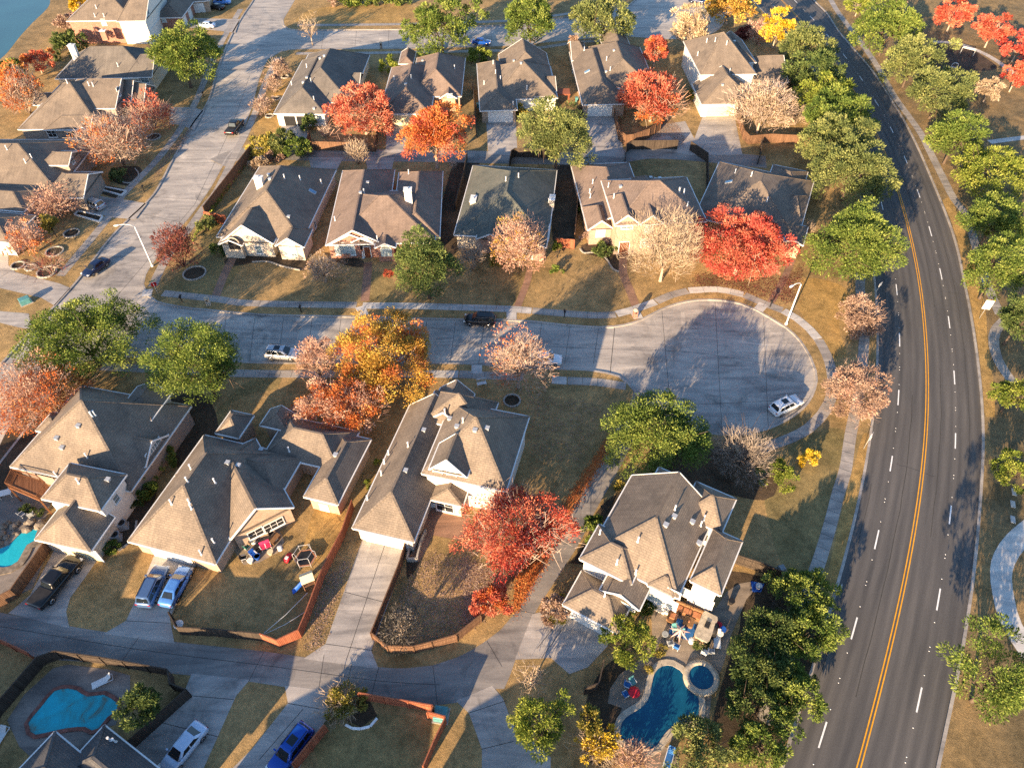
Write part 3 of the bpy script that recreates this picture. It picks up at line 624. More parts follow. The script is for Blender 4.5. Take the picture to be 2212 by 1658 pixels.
# ---- houses south of the cul-de-sac
h = House('brick_house', 'dark-roofed house with a wooden balcony above the rock-edged pool', '31:85,715 1085,920', 3.2, 'shingle_dark', 'brick_grey')
h.rm = 'shingle_brown'
h.blk('31:85,715 1085,920 740,60', 3.2, .72); h.blk('31:1210,65 1375,150 1250,335 1000,230', 5.0, .5, 'v', 'hg', 'siding_white')
h.blk('31:1395,450 1205,720 800,560', 3.4, .65, 'u', 'hg', 'siding_white'); h.blk('31:345,980 845,1062 1040,780', 5.2, .72, 'u', 'hh', 'siding_white')
h.blk('31:305,1300 750,1420 930,1130', 2.8, .72, 'v', 'hg', 'brick_cream')
h.blk('31:430,265 570,290 460,445 320,420', 3.5, .6, 'u', 'hh')
h.finish('31:1300,540 1.6x1.3;31:1250,610 1.6x1.3;31:640,1390 4.8x2.2 garage_cream;31:960,980 .8x1 glass;31:500,1055 1.2x1 blind', '31:655,385 475,487 520,565 900,830', '31:765,300 790,290 470,790 725,640 655,850 450,815')
H16 = h
h = House('brick_house', 'brown-roofed house with a cluttered back patio and two cars on its drive', '31:1185,1365 1785,1522', 2.8, 'shingle_brown', 'brick_tan')
h.blk('31:1185,1365 1785,1522 1690,460', 2.8, .85); h.blk('31:1910,1318 32:345,1052 31:1640,700', 3.0, .72, 'v', 'gh', dirp='31:1910,1318 32:345,1052'); h.blk('31:1690,462 32:420,640 31:1900,900', 2.95, .6, 'u', 'hh')
h.blk('32:100,610 520,700 880,440 300,300', 2.9, .66, 'u', 'hh'); h.blk('32:430,960 710,1030 970,487', 2.9, .6, 'v', 'hh'); h.blk('31:1850,348 2105,292 1930,470', 3.4, .9, 'v', 'hh')
h.blk('32:155,238 335,285 280,420 100,370', 3.2, .6, 'v', 'hg')
h.finish('31:2120,1265 1.6x1.2 dark;31:2270,1195 2.2x1.2 dark;32:600,1050 1.0x1 blind;31:1420,1440 4.8x2.1 garage', '31:1980,712 2170,580 1890,690 32:695,625 80,580', '31:1785,850 1590,1065 1575,1020 1670,1440 1585,735 1555,840 1425,1025 1775,1345 32:310,590')
H17 = h
h = House('brick_house', 'tan-roofed two-storey house with a white gabled dormer and long pale driveway', '32:840,1225 1340,1340', 2.9, 'shingle_tan', 'brick_cream')
h.rm = 'shingle_brown'
h.blk('32:840,1225 1340,1340 1310,205', 2.9, .78, 'v', 'hg'); h.blk('32:1430,720 2105,920 2290,300', 5.3, .78, 'u', 'hh', 'siding_white')
h.blk('32:1540,118 1665,80 1780,280 1480,330', 4.6, .8, 'v', 'gg'); h.blk('32:1410,330 1900,430 2040,185 1700,120', 4.9, .7, 'v', 'hh')
b2 = h.blk('32:1468,735 1782,802 1740,560', 6.3, 1.0, 'v', 'gg', 'siding_white', 3.0); h.blk('32:1475,985 1745,1045 1785,925 1560,860', 2.9, .55, 'v', 'hg')
h.finish('32:1625,735 1.8x.9 halfround;32:1540,750 1.0x.8 blind;32:1655,772 1.0x.8 blind;32:1900,870 1.2x.9 blind;32:1120,1330 4.9x2.2 garage;32:1600,1040 2.0x2.0 dark', '32:1700,390 1850,420 1950,405 1640,325 1275,755 1425,420', '32:1295,550 1075,785 1750,350 1100,690 1135,615 1600,275 960,990', sky='')
H18 = h
h = House('brick_house', 'grey many-gabled two-storey house beside the dark blue kidney pool', '33:640,1485 850,1590', 5.2, 'shingle_brown', 'brick_tan')
h.blk('33:1062,788 1740,1130 43:1200,130', 5.05, .72, 'v', 'hg', 'siding_white'); h.blk('33:790,1195 640,1480 850,1590 1180,1440', 5.2, .62, 'u', 'hh', 'siding_white')
h.blk('43:500,285 890,515 650,20 1080,250', 2.8, .66, 'u', 'hh'); h.blk('43:1190,140 1420,215 1330,20', 5.0, .75, 'v', 'hh', 'siding_white')
h.blk('43:1545,105 1795,215 33:1975,1335', 5.35, .9, 'v', 'hh', 'siding_white'); h.blk('33:1595,842 1920,985 1805,1262 1480,1120', 5.3, .8, 'u', 'hh', 'siding_white')
h.blk('43:830,115 1100,340 1150,290 960,30', 4.2, .5, 'v', 'gg', 'siding_white', 2.6)
h.blk('33:1260,770 1400,772 1330,1000', 6.6, .8, 'v', 'gh', 'siding_white')
h.finish('43:1275,175 1.8x1.1 glass;43:1410,205 1.3x.9 blind;43:1600,245 3.4x1.3 blind;43:1370,290 1.6x1.5 blind;43:690,430 5.0x2.2 garage;43:1250,250 1.6x1.0 blind;43:1000,210 1.0x.9 blind', '33:1340,1205 1410,1135 1615,1355 1560,1180', '33:1415,1075 795,1275 935,1520 1110,1335 1655,1155 1630,1205 43:1090,50 835,230')
H19 = h
h = House('brick_house', 'dark slate-roofed house at the foot of the murky turquoise pool', '41:865,1305 1310,1658', 2.9, 'shingle_dark', 'brick_grey')
h.blk('41:865,1305 1560,1860 520,1712', 2.9, .6, 'u', 'hh'); h.blk('41:260,1562 675,1540 200,1860 760,1800', 3.0, .6, 'v', 'hh')
h.finish('', '', '41:920,1430 960,1440')
H20 = h
PM = .82
# ---- houses on the north side of the cul-de-sac
h = House('brick_house', 'cream-fronted house on the corner with an arched porch and blue skylight', '22:430,490 660,0', 2.8, 'shingle_brown', 'brick_cream')
h.ang -= math.pi / 2; h.ux, h.uy = -h.uy, h.ux
h.ang = math.atan2(h.ux.y, h.ux.x)
if h.ux.x < 0: h.ux, h.uy = -h.ux, -h.uy; h.ang = math.atan2(h.ux.y, h.ux.x)
h.blk('D:486,512 653,520 716,366 560,362', 2.8, .78, 'v', 'hh'); h.blk('22:200,463 430,490 330,330', 2.9, .85, 'v', 'gh'); h.blk('D:490,502 590,526 560,455', 2.95, .95, 'v', 'gh'); h.blk('D:475,522 523,530 520,480', 2.85, .6, 'v', 'gh')
h.finish('22:315,515 2.0x1.9 blind;21:1945,480 1.9x1.4 arch;22:60,510 1.0x1.4;22:520,300 .9x1.2;22:500,370 .9x1.2;22:600,200 .9x1.2', '12:140,1455 150,1490 22:305,245', '12:270,1480 400,1490 575,1520', boxes=((PT('12:50,1470')[0], (1.3, .9, 7.6), 'siding_white'),), sky='12:500,1590')
h = House('brick_house', 'red brick house with white-trimmed arched entrance and tall white chimney', '22:610,480 1020,470', 2.8, 'shingle_rose', 'brick_red')
h.blk('12:840,1412 1180,1427 22:612,475', 2.8, .72, 'v', 'gh'); h.blk('12:1305,1425 1580,1450 22:1470,350 1150,420', 2.85, .72, 'v', 'hh'); h.blk('22:640,470 1460,400 850,30 1540,50', 3.0, .62, 'u', 'hh')
h.blk('22:628,470 1025,452 850,300', 2.9, .62, 'v', 'gh'); h.blk('22:820,448 1010,440 900,330', 3.2, .62, 'v', 'gh'); h.blk('22:1020,478 1190,492 1120,380', 2.95, .62, 'v', 'gh')
h.finish('22:768,515 1.7x1.4 archwin;22:710,515 .7x1.7 blind;22:835,515 .7x1.7 blind;22:940,480 1.8x1.6 arch;22:1115,540 1.8x1.3 archwin;22:960,545 1.0x2.1 door', '12:960,1520 900,1605', '12:930,1600 22:690,270 1040,430 12:1300,1440', boxes=((PT('22:1290,10')[0], (1.2, 1.0, 7.6), 'siding_white'),))
h = House('brick_house', 'green-grey hip-roofed house half hidden by a pink crape myrtle', 'D:1020,357 1198,367', 2.8, 'shingle_green', 'brick_cream')
h.blk('D:1022,358 1198,367 1013,505 1184,520', 2.8, .6, 'v', 'hh'); h.blk('D:1030,510 1090,520 1070,470', 2.9, .6, 'v', 'gh', 'brick_rose'); h.blk('D:1110,530 1180,535 1150,480', 2.95, .6, 'v', 'gh', 'brick_rose')
h.finish('22:1960,555 1.0x1.4;D:1140,548 1.6x1.6 blind', '', '13:120,1470 15,1500 23:370,120', boxes=((PT('22:1835,90')[0], (.9, 2.0, 4.2), 'brick_cream'), (PT('23:400,80')[0], (.8, 1.6, 4.2), 'brick_cream')))
h = House('brick_house', 'tan two-storey house with three sharp front gables and a brick walk', '23:680,330 1550,290', 4.8, 'shingle_rose', 'brick_rose')
h.blk('13:697,1362 1045,1380 23:690,325', 2.9, .55, 'v', 'gh'); h.blk('23:915,290 1555,282 13:1525,1498 960,1490', 6.0, .66, 'u', 'hh', 'brick_tan'); h.blk('23:690,330 915,338 820,150', 3.2, .95, 'v', 'gh'); h.blk('23:918,292 1122,290 1035,60', 6.1, 1.0, 'v', 'gh', 'brick_tan'); h.blk('23:1120,290 1322,292 1225,70', 6.12, 1.0, 'v', 'gh', 'brick_tan')
h.blk('13:1050,1475 1250,1485 1170,1560', 6.2, .8, 'v', 'gh', 'brick_tan')
h.finish('23:800,370 1.4x1.3 blind;23:1200,330 1.2x1.4 blind;23:1180,450 1.8x1.5 blind;23:1020,315 1.8x.9 glass;23:1010,385 1.6x2.4 door;23:1390,300 1.0x1.3 blind', '13:1215,1480 1290,1485 23:965,-5', '13:1258,1475 735,1520 865,1550 1455,1590 1490,1600 23:710,40 715,80 1450,30 1490,50 1520,150 13:910,1640')
h = House('brick_house', 'brown hip-roofed house shaded behind the bright crimson tree', 'D:1556,350 1724,385', 2.8, 'shingle_brown', 'brick_rose')
h.blk('D:1554,350 1722,384 1549,480 1728,500', 2.8, .6, 'v', 'hh'); h.blk('24:215,45 390,60 350,220 150,230', 2.85, .55, 'u', 'hh'); h.blk('24:200,440 365,445 300,300', 2.9, .55, 'v', 'gh', 'brick_tan'); h.blk('14:110,1365 320,1460 340,1620 100,1600', 2.9, .5, 'u', 'hh')
h.finish('', '13:2080,1395', '13:1915,1435 2050,1460 2130,1400 23:2180,110', sky='13:1865,1510')
# ---- houses between the alley and the top street
h = House('brick_house', 'grey-brown house at the corner with an open two-car garage', '12:210,942 605,947', 2.8, 'shingle_grey', 'siding_white')
h.blk('12:208,940 606,947 420,500', 2.8, .72, 'v', 'hh'); h.blk('12:590,850 880,700 955,462 470,450', 2.85, .72, 'v', 'hh', 'brick_cream'); h.blk('12:820,640 905,610 890,700', 3.0, .6, 'u', 'hg', 'brick_cream')
H6r = h.finish('12:315,985 2.5x2.1 garage_open;12:415,990 2.4x2.1 garage_open;12:560,990 1.5x1.6 blind', '12:565,490 425,690 455,650 600,470 515,905', '12:455,560 490,680 330,705 515,830')
h = House('brick_house', 'brown house whose cream garage stands between the two orange-red trees', '12:1140,945 1560,945', 2.8, 'shingle_rose', 'brick_tan')
h.blk('12:1135,943 1480,945 1160,560', 2.8, .7, 'v', 'hh', 'door_cream'); h.blk('12:1300,800 1705,760 1760,560 1400,480', 2.9, .75, 'v', 'hh'); h.blk('12:1555,815 1705,755 1600,640', 2.95, .75, 'v', 'gh'); h.blk('12:1215,530 1345,490 1250,430', 3.0, .7, 'v', 'hg')
h.finish('12:1640,792 .9x.7 glass;12:1220,1000 4.6x2.2 garage_cream', '12:1415,510 1275,705', '12:1320,650 1180,660 1660,900 1680,570', boxes=())
h = House('brick_house', 'brown house with a white garage door and glazed back porch beside a red pergola', '12:1900,920 2175,912', 2.8, 'shingle_brown', 'brick_tan')
h.blk('12:1865,528 1902,920 13:110,905', 2.8, .7, 'v', 'hh'); h.blk('13:125,822 415,758 385,560 -120,560', 2.9, .72, 'u', 'hh', 'siding_white'); h.blk('13:60,482 350,440 385,640 -20,650', 3.0, .75, 'v', 'hg'); h.blk('13:335,632 405,628 415,760 320,760', 3.1, .5, 'u', 'hg')
h.finish('12:2060,965 4.9x2.3 garage;13:300,840 2.6x1.8 blind;13:190,862 1.2x1.6 blind', '13:80,510 140,530', '12:1925,700 2000,530 2060,660 2020,610 13:75,870 190,740', boxes=())
h = House('brick_house', 'brown house behind a curved fence, its roof patterned by tree shade', '13:650,870 1015,862', 2.8, 'shingle_brown', 'brick_tan')
h.blk('13:548,430 652,870 1015,860', 2.8, .66, 'v', 'hh'); h.blk('13:985,760 1165,655 1140,432 640,400', 2.9, .72, 'v', 'hh'); h.blk('13:545,425 640,358 700,500', 3.0, .6, 'u', 'gh'); h.blk('13:860,300 1060,420 1000,500 830,420', 3.1, .8, 'v', 'hg')
h.finish('13:795,905 4.9x2.2 garage;13:570,600 .9x1.2', '13:910,425 845,600 950,745', '13:850,500 880,585 665,420', sky='13:690,595')
h = House('brick_house', 'white-sided two-storey house with a one-storey garage wing by the pale tan tree', '13:1630,622 2090,614', 5.5, 'shingle_tan', 'siding_white')
h.rm = 'shingle_brown'
h.blk('13:1630,622 2090,612 1548,372 1905,335', 5.5, .72, 'u', 'hh'); h.blk('13:1640,866 1970,860 1608,695 2000,690', 2.9, .8, 'v', 'hg'); h.blk('13:2060,482 14:92,478 88,650 13:2060,690', 2.9, .6, 'u', 'hg'); h.blk('13:1880,330 2060,470 2000,520 1800,400', 5.6, .8, 'v', 'hg')
h.finish('13:1780,910 5.0x2.2 garage_cream;13:2010,645 1.2x.9 blind;13:1720,660 1.1x.9 blind', '13:1910,350 1810,710', '13:1750,345 1845,370 1870,600 1605,460 1680,350')
# ---- houses west of the side street
h = House('brick_house', 'two-storey house with an orange brick wall beside the pond bank', '11:635,172 1110,165', 5.5, 'shingle_tan', 'brick_red')
h.rm = 'shingle_brown'
h.blk('11:635,175 1112,165 880,-150 1250,-160', 5.5, .7, 'v', 'hh'); h.blk('11:1000,140 1112,175 1270,95 1215,-40', 5.55, .6, 'u', 'hg', 'siding_white'); h.blk('11:1120,240 1235,262 1300,120 1150,110', 2.9, .5, 'u', 'hh')
h.blk('11:1305,142 1508,146 1592,20 1400,-20', 2.9, .62, 'v', 'hh')
h.finish('11:1225,95 .9x1.3;11:1135,165 1.1x1.1;11:1530,165 2.4x2.1 garage;11:1570,95 2.4x2.1 garage;11:860,185 1.0x1.3 blind;11:1360,165 1.0x1.0 blind', '', '11:790,140 865,140 800,70', boxes=((PT('11:850,255')[0], (1.3, .9, 4.2), 'brick_red'),))
h = House('brick_house', 'white-doored garage end of the house cut off by the top of the photo', '11:1590,10 1700,0', 2.9, 'shingle_brown', 'brick_tan')
h.blk('11:1560,5 1680,10 1740,-60 1560,-120', 2.9, .6, 'v', 'hh')
h.finish('11:1640,25 2.4x2.1 garage')
h = House('brick_house', 'dark hip-roofed house with a tall white chimney next to the big oak', '11:455,655 1258,640', 2.9, 'shingle_grey', 'brick_cream')
h.blk('11:458,655 1255,640 650,440', 2.9, .72, 'u', 'hh'); h.blk('11:690,470 860,470 800,400', 3.0, .7, 'v', 'hh'); h.blk('11:1060,640 1258,640 1160,470', 3.05, .6, 'u', 'hg')
h.finish('11:1200,660 1.6x1.4', '', '11:980,550 750,370 770,350 740,390', boxes=((PT('11:590,375')[0], (1.3, 1.0, 7.8), 'siding_white'),))
h = House('brick_house', 'tan-roofed house with arched front dormers facing the side street', '11:340,1075 760,1072', 3.0, 'shingle_tan', 'brick_grey')
h.rm = 'shingle_brown'
h.blk('11:320,1010 640,1070 1000,860 500,700', 3.0, .62, 'u', 'hh'); h.blk('11:640,660 1000,655 985,860 700,900', 4.6, .55, 'u', 'hg', 'brick_grey'); h.blk('11:360,1078 745,1075 640,960', 3.05, .6, 'u', 'hg'); h.blk('11:640,1078 745,1070 700,1000', 3.1, .6, 'v', 'gh'); h.blk('11:1020,700 1090,690 1085,840 1000,830', 4.2, .7, 'u', 'hg'); h.blk('11:1110,720 1190,715 1190,850 1100,850', 3.6, .7, 'u', 'hg'); h.blk('11:350,790 480,770 410,870', 2.8, .5, 'u', 'gh')
h.finish('11:430,1105 1.6x1.5 dark;11:595,1115 1.3x1.2 dark;11:980,760 .8x1.6;11:1065,770 .8x1.6', '', '11:740,710 775,715 560,690 720,600 650,600')
h = House('brick_house', 'tan-and-navy-roofed house with a boxy side dormer behind the orange crape myrtle', '11:0,1155 240,1155', 3.0, 'shingle_tan', 'brick_grey')
h.rm = 'shingle_brown'
h.blk('11:-250,1160 245,1158 720,1180 -200,1590 500,1560', 3.0, .55, 'u', 'hh'); h.blk('11:420,1250 640,1280 560,1370', 4.6, .55, 'u', 'hg', 'brick_grey'); h.blk('11:500,1425 680,1440 690,1640 480,1560', 2.9, .6, 'u', 'hg'); h.blk('11:-200,1570 130,1560 130,1700 -200,1700', 3.1, .5, 'u', 'hh')
h.finish('11:600,1330 .8x1.0;11:550,1500 .9x1.0 glass;11:668,1590 2.5x2.1 garage', '', '11:215,1350 265,1310 60,1240')
h = House('brick_house', 'house at the left edge with a tan garage roof over a concrete apron', '21:-40,430 75,440', 2.9, 'shingle_brown', 'siding_white')
h.blk('21:-160,430 72,442 130,212 -180,200', 2.9, .55, 'u', 'hh'); h.blk('21:-250,160 208,185 100,0 -250,-40', 3.1, .5, 'u', 'hh', 'brick_grey')
h.finish('21:40,480 2.6x2.1 garage;21:110,330 2.2x2.1 blind')
# ---- simple houses added out of view to cast shade
def shade_house(label, x, y, w, d, ang, ez=2.9, p=.75):
    h = House('brick_house', label, 'D:0,1000 100,1000', 0, 'shingle_brown', 'brick_tan'); h.ang = ang; h.ux = Vector((math.cos(ang), math.sin(ang), 0)); h.uy = Vector((-h.ux.y, h.ux.x, 0))
    c = Vector((x, y, 0)); X, Y = c.dot(h.ux), c.dot(h.uy); h.rect(X - w / 2, X + w / 2, Y - d / 2, Y + d / 2, ez, p, 'u', 'hh'); h.finish(); return h
# ================================================================ VEGETATION
def quads_obj(name, mat, V, tint, parent=None, base=(0, 0, 0)):
    n = len(V) // 4; me = bpy.data.meshes.new(name)
    me.vertices.add(n * 4); me.vertices.foreach_set('co', (V - np.array(base)).astype(np.float32).ravel())
    me.loops.add(n * 4); me.loops.foreach_set('vertex_index', np.arange(n * 4, dtype=np.int32))
    me.polygons.add(n); me.polygons.foreach_set('loop_start', np.arange(0, n * 4, 4, dtype=np.int32)); me.polygons.foreach_set('loop_total', np.full(n, 4, dtype=np.int32))
    a = me.attributes.new('tint', 'FLOAT', 'POINT'); a.data.foreach_set('value', np.repeat(np.clip(tint, 0, 1), 4).astype(np.float32))
    me.update(calc_edges=True); me.materials.append(M[mat]); o = bpy.data.objects.new(name, me); C.objects.link(o)
    if parent: o.parent = parent
    else: o.location = base
    return o
def nrm(a): return a / np.maximum(np.linalg.norm(a, axis=1, keepdims=True), 1e-9)
def leaf_quads(p, d, L, Wd, rs, wn=None):                             # kite-shaped leaves at p along d
    n = len(p); r = nrm(rs.normal(size=(n, 3))); s = nrm(np.cross(d, r)); L = L[:, None]; Wd = Wd[:, None]
    return np.stack([p, p + d * L * .45 + s * Wd / 2, p + d * L, p + d * L * .45 - s * Wd / 2], 1).reshape(-1, 3)
def crown_points(rs, n, c, rad, lumps=.20, lo=-.55):
    d = nrm(rs.normal(size=(n * 3, 3))); d = d[d[:, 2] > lo][:n]
    ks = nrm(rs.normal(size=(9, 3))); am = rs.uniform(-1, 1.0, 9)
    f = 1 + lumps * sum(a * np.clip(d @ k, 0, 1) ** 4 * 1.5 for k, a in zip(ks, am)); return d, f
def trunk_mesh(base, top, c, rad, r0, mat, root, rs, limbs=6, multi=False):
    mb = MB(); b = Vector(base)
    if multi:
        for i in range(limbs):
            a = 2 * math.pi * i / limbs + rs.uniform(-.4, .4); e = Vector(c) + Vector((math.cos(a) * rad[0] * rs.uniform(.4, .8), math.sin(a) * rad[1] * rs.uniform(.4, .8), rad[2] * rs.uniform(.0, .6)))
            st = b + Vector((math.cos(a), math.sin(a), 0)) * r0 * 1.2; m = st.lerp(e, .5) + Vector((0, 0, .3)); mb.tube([st, st.lerp(m, .5), m, e], [r0, r0 * .8, r0 * .55, r0 * .2], 5)
            for j in range(8):
                e2 = Vector(c) + Vector((math.cos(a + rs.uniform(-.8, .8)) * rad[0] * .95, math.sin(a + rs.uniform(-.8, .8)) * rad[1] * .95, rad[2] * rs.uniform(.1, .95))); mb.tube([m.lerp(e, j / 9), m.lerp(e2, .6), e2], [r0 * .45, r0 * .25, r0 * .1], 4)
    else:
        t = Vector(top); mb.tube([b - Vector((0, 0, .1)), b + Vector((0, 0, .35)), b.lerp(t, .5), t], [r0 * 1.5, r0 * 1.05, r0 * .9, r0 * .75], 8)
        for i in range(limbs):
            a = 2 * math.pi * i / limbs + rs.uniform(-.5, .5); q = rs.uniform(.35, .85)
            e = Vector(c) + Vector((math.cos(a) * rad[0] * q, math.sin(a) * rad[1] * q, rad[2] * rs.uniform(-.15, .7))); m = t.lerp(e, .45) + Vector((0, 0, .25))
            mb.tube([t - Vector((0, 0, .2)), m, e], [r0 * .65, r0 * .4, r0 * .12], 5)
            for j in range(6):
                e2 = m.lerp(e, .4) + Vector(rs.normal(size=3)) * .3 * rad[0]; mb.tube([m.lerp(e, .15 + j * .12), e2], [r0 * .28, r0 * .08], 4)
    return mb.build('trunk', mat, root, base)
VEG = []
def plant(name, kind, cx, cy, rx, ry, label, cat='tree', mat='oak', mat2=None, mix=0.0, dens=1.0, twig=None, twn=1.0, grp=None, flat=1.0, lumps=.28, bark='bark', leafL=1.0, bare=.8, zc=None, spread=1.0):
    """crown centre and half sizes are read in picture pixels and turned into metres where the plant stands"""
    if kind in ('tree', 'multi'): rx, ry = rx * 1.02, ry * 1.02
    else: rx, ry = rx * 1.12, ry * 1.1
    rs = np.random.RandomState((int(cx * 7 + cy * 13) + len(VEG)) % 99991)
    hc = 2.0 if zc is None else zc
    for _ in range(4):
        p = G(cx, cy + ry * .05, hc); sc = scale_at(p); th = math.atan2(H - hc, p.y)
        ax = rx / sc; ay = ax * flat; want = ry / sc
        zz = want ** 2 - (ay * math.sin(th)) ** 2; az = math.sqrt(max(zz, 0)) / math.cos(th)
        lo, hi = .55 * ax, 1.25 * ax
        if az < lo: az = lo; ay = math.sqrt(max(want ** 2 - (az * math.cos(th)) ** 2, (.35 * ax) ** 2)) / math.sin(th)
        az = min(az, hi); clear = {'tree': .55 + .18 * az, 'shrub': -.25 * az, 'multi': .25, 'hedge': -.3 * az}[kind]
        hc = az * .8 + clear if zc is None else zc
    c = np.array(G(cx, cy + ry * .05, hc)); base = Vector((c[0], c[1], 0)); rad = np.array((ax, ay, az))
    root = empty(name, base, 0, label, cat, grp); dist = math.hypot(c[1], H); ls = max(1.0, dist / 95) * leafL
    area = math.pi * ax * want; mR = (ax + ay + az) / 3; lo = -.6 if kind in ('tree', 'multi') else -.35
    Vs = []; Ts = []; tw = twig if twig is not None else 0
    nleaf = int(min(42000, 380 * dens * area ** .93 / ls ** 1.6)) if dens > 0 else 0
    if nleaf:
        ncl = max(7, int(4.6 * (area ** .78) / ls)); d, f = crown_points(rs, ncl, c, rad, lumps, lo); ncl = len(d)
        rr = rs.uniform(.16, .95, ncl) ** .6 * f; cc = c + d * rad * rr[:, None]; cr = rs.uniform(.15, .29, ncl) * mR * (1.0 if ncl > 20 else 1.2); cr = np.clip(cr, .25, 1.35)
        ct = rs.normal(.47, .2, ncl); w = cr ** 2; w /= w.sum(); idx = rs.choice(ncl, nleaf, p=w)
        ld = nrm(rs.normal(size=(nleaf, 3)) + .55 * d[idx] + np.array((0, 0, .35)))
        q = rs.uniform(0, 1, nleaf) ** .45; pos = cc[idx] + ld * (cr[idx] * q)[:, None] * np.array((1, 1, .75))
        od = nrm(ld * .9 + .4 * d[idx] + rs.normal(size=(nleaf, 3)) * .45 + np.array((0, 0, .25)))
        L = rs.uniform(.15, .36, nleaf) * ls; Wd = L * rs.uniform(.34, .55, nleaf)
        V = leaf_quads(pos, od, L, Wd, rs); t = ct[idx] + rs.normal(0, .22, nleaf) + .10 * (q - .6)
        pick = np.zeros(nleaf, bool)
        if mat2:                                                       # second leaf colour on the lower or whole crown, whole clumps at a time
            low = (cc[:, 2] - c[2]) / az; prob = np.clip(mix - low * .9, 0, 1) if mix < 5 else np.full(ncl, mix - 5); cp = rs.uniform(0, 1, ncl) < prob; pick = cp[idx]
        Vr = V.reshape(-1, 4, 3); ok = pos[:, 2] > .12
        m1 = ok & ~pick; m2 = ok & pick
        if m1.sum(): quads_obj('crown', 'leaf_' + mat, Vr[m1].reshape(-1, 3), t[m1], root, base)
        if m2.sum(): quads_obj('crown', 'leaf_' + mat2, Vr[m2].reshape(-1, 3), t[m2], root, base)
    if twig:                                                           # bare sprays of fine twigs fanning out of the fork
        nt_ = int(max(60, min(13000, 62 * twn * area ** .9 / ls))); d, f = crown_points(rs, nt_, c, rad, lumps * 1.3, lo); nt_ = len(d)
        fork = np.array((c[0], c[1], max(.4, c[2] - az * .8))); rr = rs.uniform(.15, .98, nt_) ** .7 * f; tip = c + d * rad * rr[:, None]
        od = nrm(nrm(tip - fork) * 1.0 + rs.normal(size=(nt_, 3)) * .45); L = rs.uniform(.6, 1.3, nt_) * (.45 + .10 * mR) * max(1, ls * .8); Wd = rs.uniform(.030, .070, nt_) * max(1, ls)
        s = nrm(np.cross(od, nrm(rs.normal(size=(nt_, 3))))); st = tip - od * (L * .55)[:, None]; e = st + od * L[:, None]
        V = np.stack([st + s * Wd[:, None] / 2, e + s * Wd[:, None] / 5, e - s * Wd[:, None] / 5, st - s * Wd[:, None] / 2], 1)
        ok = np.minimum(st[:, 2], e[:, 2]) > .05
        quads_obj('twigs', 'leaf_' + twig, V[ok].reshape(-1, 3), (rs.normal(.5, .2, nt_) + .15 * d[:, 2])[ok], root, base)
    if kind in ('tree', 'multi'):
        r0 = max(.07, .035 * mR + .05); trunk_mesh(base, (c[0], c[1], max(.8, c[2] - az * .62)), c, rad * (.95 if twig else .8), r0 * (.55 if kind == 'multi' else 1), bark, root, rs, 7, kind == 'multi')
    else:
        mb = MB(); mb.tube([base, base + Vector((0, 0, max(.3, c[2])))], [.06, .03], 5); mb.build('stem', bark, root, base)
    VEG.append((name, label, tuple(rad), hc)); return root
OAKS = 'oaks along the main road'; PARK = 'oaks along the park walk'; YARD = 'evergreen oaks in the yards'
def oak(cx, cy, rx, ry, label, grp=YARD, mat='oak', **k):
    if grp in (OAKS, PARK): rx, ry = rx * .93, ry * .92
    return plant('oak_tree', 'tree', cx, cy, rx, ry, label, 'tree', mat, grp=grp, **k)
oak(180, 728, 128, 88, 'broad green oak at the street corner above the orange crape myrtle', lumps=.2, dens=1.5); oak(436, 786, 112, 94, 'open-crowned green oak beside the silver parked car', lumps=.28, flat=.85)
oak(953, 58, 71, 52, 'round oak by the top street covering half a blue car'); oak(1146, 40, 63, 52, 'upright oak between two others on the top street verge'); oak(1304, 42, 76, 44, 'wide flat oak by the upper cul-de-sac', mat='dusty')
oak(390, 116, 84, 68, 'large oak shading the dark house with the white chimney', lumps=.35); oak(1204, 292, 84, 80, 'tall oak between the two back alley driveways', mat='dusty', lumps=.4)
oak(920, 568, 76, 82, 'dark bushy evergreen in front of the red brick house', mat='pine', lumps=.3); oak(1425, 930, 120, 92, 'dense glossy green oak on the rim of the cul-de-sac', lumps=.2, dens=1.15)
oak(1848, 524, 114, 98, 'biggest of the roadside oaks, spreading over the left lanes', OAKS, 'oak', lumps=.3)
for a in ((1737, 100, 64, 52, 'roadside oak next to the small yellow tree', 'dusty'), (1758, 165, 64, 52, 'dark roadside oak above a patch of reddish brush', 'pine'), (1790, 213, 66, 52, 'yellow-green roadside oak beside the pale tan tree', 'lime'), (1812, 258, 82, 62, 'roadside oak just below the yellow-green one', 'oak'), (1808, 312, 78, 60, 'dusty roadside oak in the middle of the upper row', 'dusty'), (1842, 368, 92, 76, 'roadside oak standing above the biggest one', 'dusty')): oak(*a[:5], OAKS, a[5])
for a in ((1921, 58, 68, 60, 'park oak at the head of the right-hand walk', 'oak'), (1972, 131, 60, 56, 'park oak beside the playground mulch', 'dusty'), (2030, 203, 72, 56, 'wide park oak below the playground', 'dusty'), (2064, 298, 68, 60, 'park oak next to the short pale path', 'oak'), (2130, 368, 84, 58, 'broad lime-tipped park oak overhanging the walk', 'lime'),
          (2146, 478, 76, 62, 'dark park oak under the lime-tipped one', 'oak'), (2154, 580, 64, 74, 'tall park oak above the white sign board', 'oak'), (2204, 690, 54, 64, 'park oak at the bend of the walk', 'pine'), (2190, 850, 45, 48, 'small bright park oak below the walk bend', 'lime'), (2196, 1015, 46, 44, 'sparse park oak at the right edge above the pale path', 'lime'), (2150, 1470, 84, 92, 'large park oak below the end of the curved pale path', 'oak')): oak(*a[:5], PARK, a[5])
